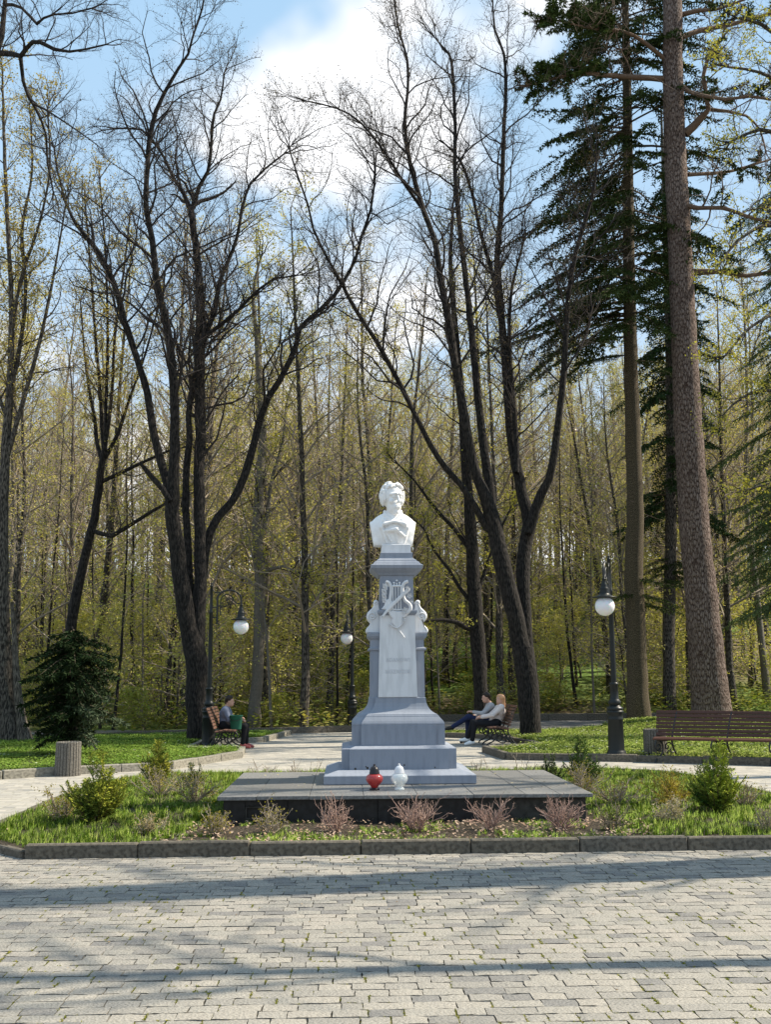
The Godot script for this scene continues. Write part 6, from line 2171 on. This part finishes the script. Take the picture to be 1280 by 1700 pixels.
# ---------------------------------------------------------------- the wood behind
func make_forest() -> void:
	var kinds := [
		["yellow-green forest tree", 0, 17.0, 0.15, M.bark_mid], ["yellow-green forest tree", 0, 14.5, 0.12, M.bark_mid], ["yellow-green forest tree", 0, 19.0, 0.18, M.bark_mid],
		["brownish catkin-hung forest tree", 1, 19.0, 0.16, M.bark_mid], ["brownish catkin-hung forest tree", 1, 16.0, 0.13, M.bark_pale],
		["tall thin-crowned forest tree", 2, 21.0, 0.18, M.bark_mid], ["tall thin-crowned forest tree", 2, 19.0, 0.15, M.bark_pale],
		["bare grey-brown forest tree", 3, 18.0, 0.15, M.bark_mid]]
	var protos := []
	for k in kinds:
		protos.append(make_tree("forest_tree", k[2], k[3], forest_cfg(k[1]), k[4]))
	var low := []
	for k in 4:
		low.append(make_tree("sapling", [4.5, 6.0, 3.6, 7.5][k], 0.045, forest_cfg(4), M.bark_mid))
	var poles := []
	for k in 4:
		poles.append(make_tree("young_tree", [10.0, 8.0, 12.0, 9.0][k], [0.05, 0.04, 0.065, 0.045][k], forest_cfg(6), [M.bark_dark, M.bark_pale, M.bark_dark, M.bark_pale][k]))
	var scrub := []
	for k in 3:
		scrub.append(make_tree("scrub", [1.5, 2.0, 1.2][k], 0.02, forest_cfg(5), M.bark_mid))
	var g := RandomNumberGenerator.new()
	g.seed = 2024
	var list := []
	# standing places, kept apart from each other
	var put := func(n: int, z0: float, z1: float, gap: float, set_: Array, kind: String) -> void:
		var done := 0
		var tries := 0
		while done < n and tries < n * 60:
			tries += 1
			var z := -lerpf(z0, z1, g.randf())
			var x := g.randf_range(-0.40, 0.41) * -z + g.randf_range(-1.5, 2.0)
			if x > 1.0 and z > -39.6 or x <= 1.0 and z > -32.6 - 0.3 * minf(0.0, x + 4.0) * 0.3 or (x < -1.0 and z > -29.0 + 0.39 * (-8.7 - x)):
				continue
			var ok := true
			for e in list:
				if e.kind == kind and Vector2(e.x - x, e.z - z).length() < gap:
					ok = false
					break
			if ok:
				list.append({"x": x, "z": z, "which": set_[g.randi() % set_.size()], "turn": g.randf() * TAU, "size": g.randf_range(0.82, 1.15), "kind": kind})
				done += 1
	put.call(78, 33.0, 62.0, 1.7, [0, 1, 2, 0, 2, 3, 4, 5, 6, 7, 0, 1], "tree")
	put.call(64, 32.8, 50.0, 0.8, [0, 1, 2, 0, 3, 2], "pole")
	put.call(56, 33.0, 56.0, 1.1, [0, 1, 2, 3], "sapling")
	put.call(34, 33.5, 50.0, 1.2, [0, 1, 2], "scrub")
	var place := func(px: float) -> String:
		for z in [[28.0, "at the left edge"], [205.0, "behind the dark conifer bush"], [345.0, "behind the many-stemmed tree"], [420.0, "behind the left lamp"], [560.0, "left of the middle lamp"], [730.0, "behind the monument"], [830.0, "behind the couple"], [960.0, "behind the forked tree"], [1085.0, "behind the right lamp"], [1215.0, "behind the big pine"]]:
			if px < z[0]:
				return z[1]
		return "behind the big bench"
	var names := {}
	list.sort_custom(func(p, q): return seen(Vector3(p.x, 1, p.z)).x < seen(Vector3(q.x, 1, q.z)).x)
	for e in list:
		var s := seen(Vector3(e.x, 1, e.z))
		var what: String = kinds[e.which][0] if e.kind == "tree" else ("young leafy sapling" if e.kind == "sapling" else ("thin %s young tree" % ["dark", "pale", "dark", "pale"][e.which] if e.kind == "pole" else "green undergrowth bush"))
		var deep := "deep in wood" if -e.z > 52.0 else ("inside wood" if -e.z > 42.0 else "at wood edge")
		e.label = "%s %s %s" % [what, place.call(s.x), deep]
		names[e.label] = names.get(e.label, 0) + 1
	var nth := {}
	for e in list:
		nth[e.label] = nth.get(e.label, 0) + 1
		var k: int = nth[e.label]
		var label: String = e.label
		if names[e.label] > 1:
			label += ", %s from left" % ["first", "second", "third", "fourth", "fifth", "sixth", "seventh", "eighth", "ninth"][mini(k - 1, 8)]
		var from: Node3D = protos[e.which] if e.kind == "tree" else (low[e.which] if e.kind == "sapling" else (poles[e.which] if e.kind == "pole" else scrub[e.which]))
		var called: String = {"tree": "forest_tree", "pole": "young_tree", "sapling": "sapling", "scrub": "undergrowth_bush"}[e.kind]
		var o := twin(from, called, label, Vector3(e.x, land(e.x, e.z) - 0.05, e.z), e.turn, e.size, {"tree": "forest trees behind the clearing", "pole": "thin young trees in the wood", "sapling": "saplings at the edge of the wood", "scrub": "undergrowth along the woodland kerb"}[e.kind])
		o.set_meta("category", {"tree": "tree", "pole": "tree", "sapling": "sapling", "scrub": "bush"}[e.kind])
	# farther back the wood is one mass
	var far := Node3D.new()
	far.name = "distant_wood"
	add_child(far, true)
	far.set_meta("kind", "stuff")
	far.set_meta("label", "far part of the wood on the slope, reading as one mass")
	far.set_meta("category", "wood")
	for k in 8:
		var at: Array[Transform3D] = []
		for j in 40:
			var z := -g.randf_range(55.0, 98.0)
			var x := g.randf_range(-0.44, 0.48) * -z
			at.append(Transform3D(Basis(Vector3.UP, g.randf() * TAU) * Basis.from_scale(Vector3.ONE * g.randf_range(0.62, 0.95)), Vector3(x, land(x, z) - 0.1, z)))
		for c in protos[k].get_children():
			var mi: MeshInstance3D = c
			scatter("far_" + String(mi.name).rstrip("_0123456789"), mi.mesh, mi.material_override, at, Color.WHITE, Color.WHITE, far)
	# leafy ground layer on the slope
	var patch := noise(FastNoiseLite.TYPE_SIMPLEX_SMOOTH, 0.12, 3, 91)
	var at: Array[Transform3D] = []
	while at.size() < 8500:
		var z := -lerpf(29.0, 96.0, pow(g.randf(), 0.9))
		var x := g.randf_range(-0.42, 0.48) * -z
		if x > 1.2 and z > -39.2 or x <= 1.2 and z > -32.5 + 0.40 * minf(0.0, -x - 0.5) * -1.0 or patch.get_noise_2d(x, z) < g.randf_range(-0.5, 0.3):
			continue
		at.append(Transform3D(Basis(Vector3.UP, g.randf() * TAU) * Basis.from_scale(Vector3.ONE * g.randf_range(0.7, 2.0)), Vector3(x, land(x, z) - 0.05, z)))
	scatter("undergrowth", rosette(26, 0.50, 0.36, 0.12), M.spring, at, Color(0.13, 0.20, 0.04), Color(0.34, 0.31, 0.11), null, "green leafy undergrowth on the floor of the wood", "undergrowth")
	for p in protos + low + scrub + poles:
		p.free()

func make_side_trees() -> void:
	# trees that stand right of the picture and throw their shade across the paving
	var spec := [[9.3, -10.0, 0.52, 21.0, 0.0, "thick-trunked tree out of view right of the bed, shading the paving"], [9.0, -6.25, 0.13, 15.0, -0.115, "thin tree out of view to the right, shading the near paving"], [13.5, -14.4, 0.2, 17.0, 0.0, "bare tree out of view to the right beside the bed"], [17.5, -18.5, 0.24, 18.0, 0.0, "bare tree out of view right of the big bench"], [15.5, -23.6, 0.2, 17.0, 0.0, "bare tree out of view on the right lawn"], [19.0, -27.5, 0.22, 18.0, 0.0, "bare tree out of view at the back of the right lawn"], [14.0, -11.9, 0.12, 13.0, 0.0, "slim bare tree out of view to the right"], [12.2, -10.45, 0.16, 15.0, 0.0, "wide-crowned bare tree out of view, dappling the near paving"]]
	for s in spec:
		var c := forest_cfg(3)
		c.merge({"from": [0.55, 0.1, 0], "kids": [26 if s[3] == 15.0 and s[0] > 12.0 else 16, 8, 0], "leaves": 0, "thin": [0.45, 0.25, 0.3], "wob": [0.008, 0.16, 0.3], "slim": 0.017, "ratio": [0.36, 0.42, 0.5]}, true)
		var o := make_tree("side_tree", s[3], s[2], c, M.bark_dark)
		o.name = numbered(self, "side_tree")
		add_child(o, true)
		o.position = Vector3(s[0], 0, s[1])
		o.rotation.x = s[4]
		tag(o, s[5], "tree", "trees beside the clearing")

# ---------------------------------------------------------------- all of it
func _ready() -> void:
	R.seed = 4711
	look = Basis(Vector3.UP, deg_to_rad(-2.16)) * Basis(Vector3.RIGHT, deg_to_rad(9.15)) * Basis(Vector3.BACK, deg_to_rad(-0.3))
	var cam := Camera3D.new()
	cam.name = "camera"
	cam.transform = Transform3D(look, EYE)
	cam.fov = rad_to_deg(2.0 * atan(850.0 / F))
	cam.near = 0.1
	cam.far = 900.0
	cam.current = true
	add_child(cam)
	make_sky()
	var sun := DirectionalLight3D.new()
	sun.name = "sun"
	sun.light_energy = 1.6
	sun.light_color = Color(1.0, 0.95, 0.865)
	sun.light_angular_distance = 0.5
	sun.shadow_enabled = true
	sun.basis = Basis.looking_at(-SUN.normalized(), Vector3.UP)
	add_child(sun)

	make_materials()
	make_ground()
	make_platform()
	make_monument()
	make_wear()
	make_candles()
	var lamp := make_lamp()
	lamp.position = Vector3(-3.34, 0.0, -25.3)
	lamp.rotation.y = 0.12
	tag(lamp, "left black street lamp with its globe hanging to the right, beside the left bench", "street lamp", "globe lamps of the park")
	twin(lamp, "street_lamp", "right black street lamp with its globe in front of the pole, on the right lawn", Vector3(5.30, 0.10, -20.45), PI * 1.37)
	twin(lamp, "street_lamp", "small distant street lamp standing just left of the monument", Vector3(0.16, -0.02, -33.4), PI * 1.42)
	var bin := make_bin()
	bin.position = Vector3(-4.83, 0.0, -18.35)
	tag(bin, "fluted concrete litter bin by the left kerb before the dark conifer", "litter bin", "fluted concrete bins")
	twin(bin, "litter_bin", "fluted concrete litter bin half behind the left end of the big bench", Vector3(6.12, 0.0, -20.6), 0.0, 1.05)
	make_bench("park_bench", "brown slatted bench with iron scroll legs beside the left lamp", 1.9, 3, M.bench_worn, Vector3(-2.98, 0, -25.0), PI / 2, "slatted park benches")
	make_bench("park_bench", "brown slatted bench with iron scroll legs that carries the couple", 1.9, 3, M.bench_worn, Vector3(3.78, 0, -25.6), -PI / 2, "slatted park benches")
	make_bench("park_bench", "big dark brown slatted bench at the right edge with iron scroll legs", 2.5, 3, M.bench, Vector3(7.18, 0, -19.78), -0.44, "slatted park benches", 0.5)
	make_people()
	make_shrubs()
	make_big_trees()
	make_conifers()
	make_side_trees()
	make_forest()
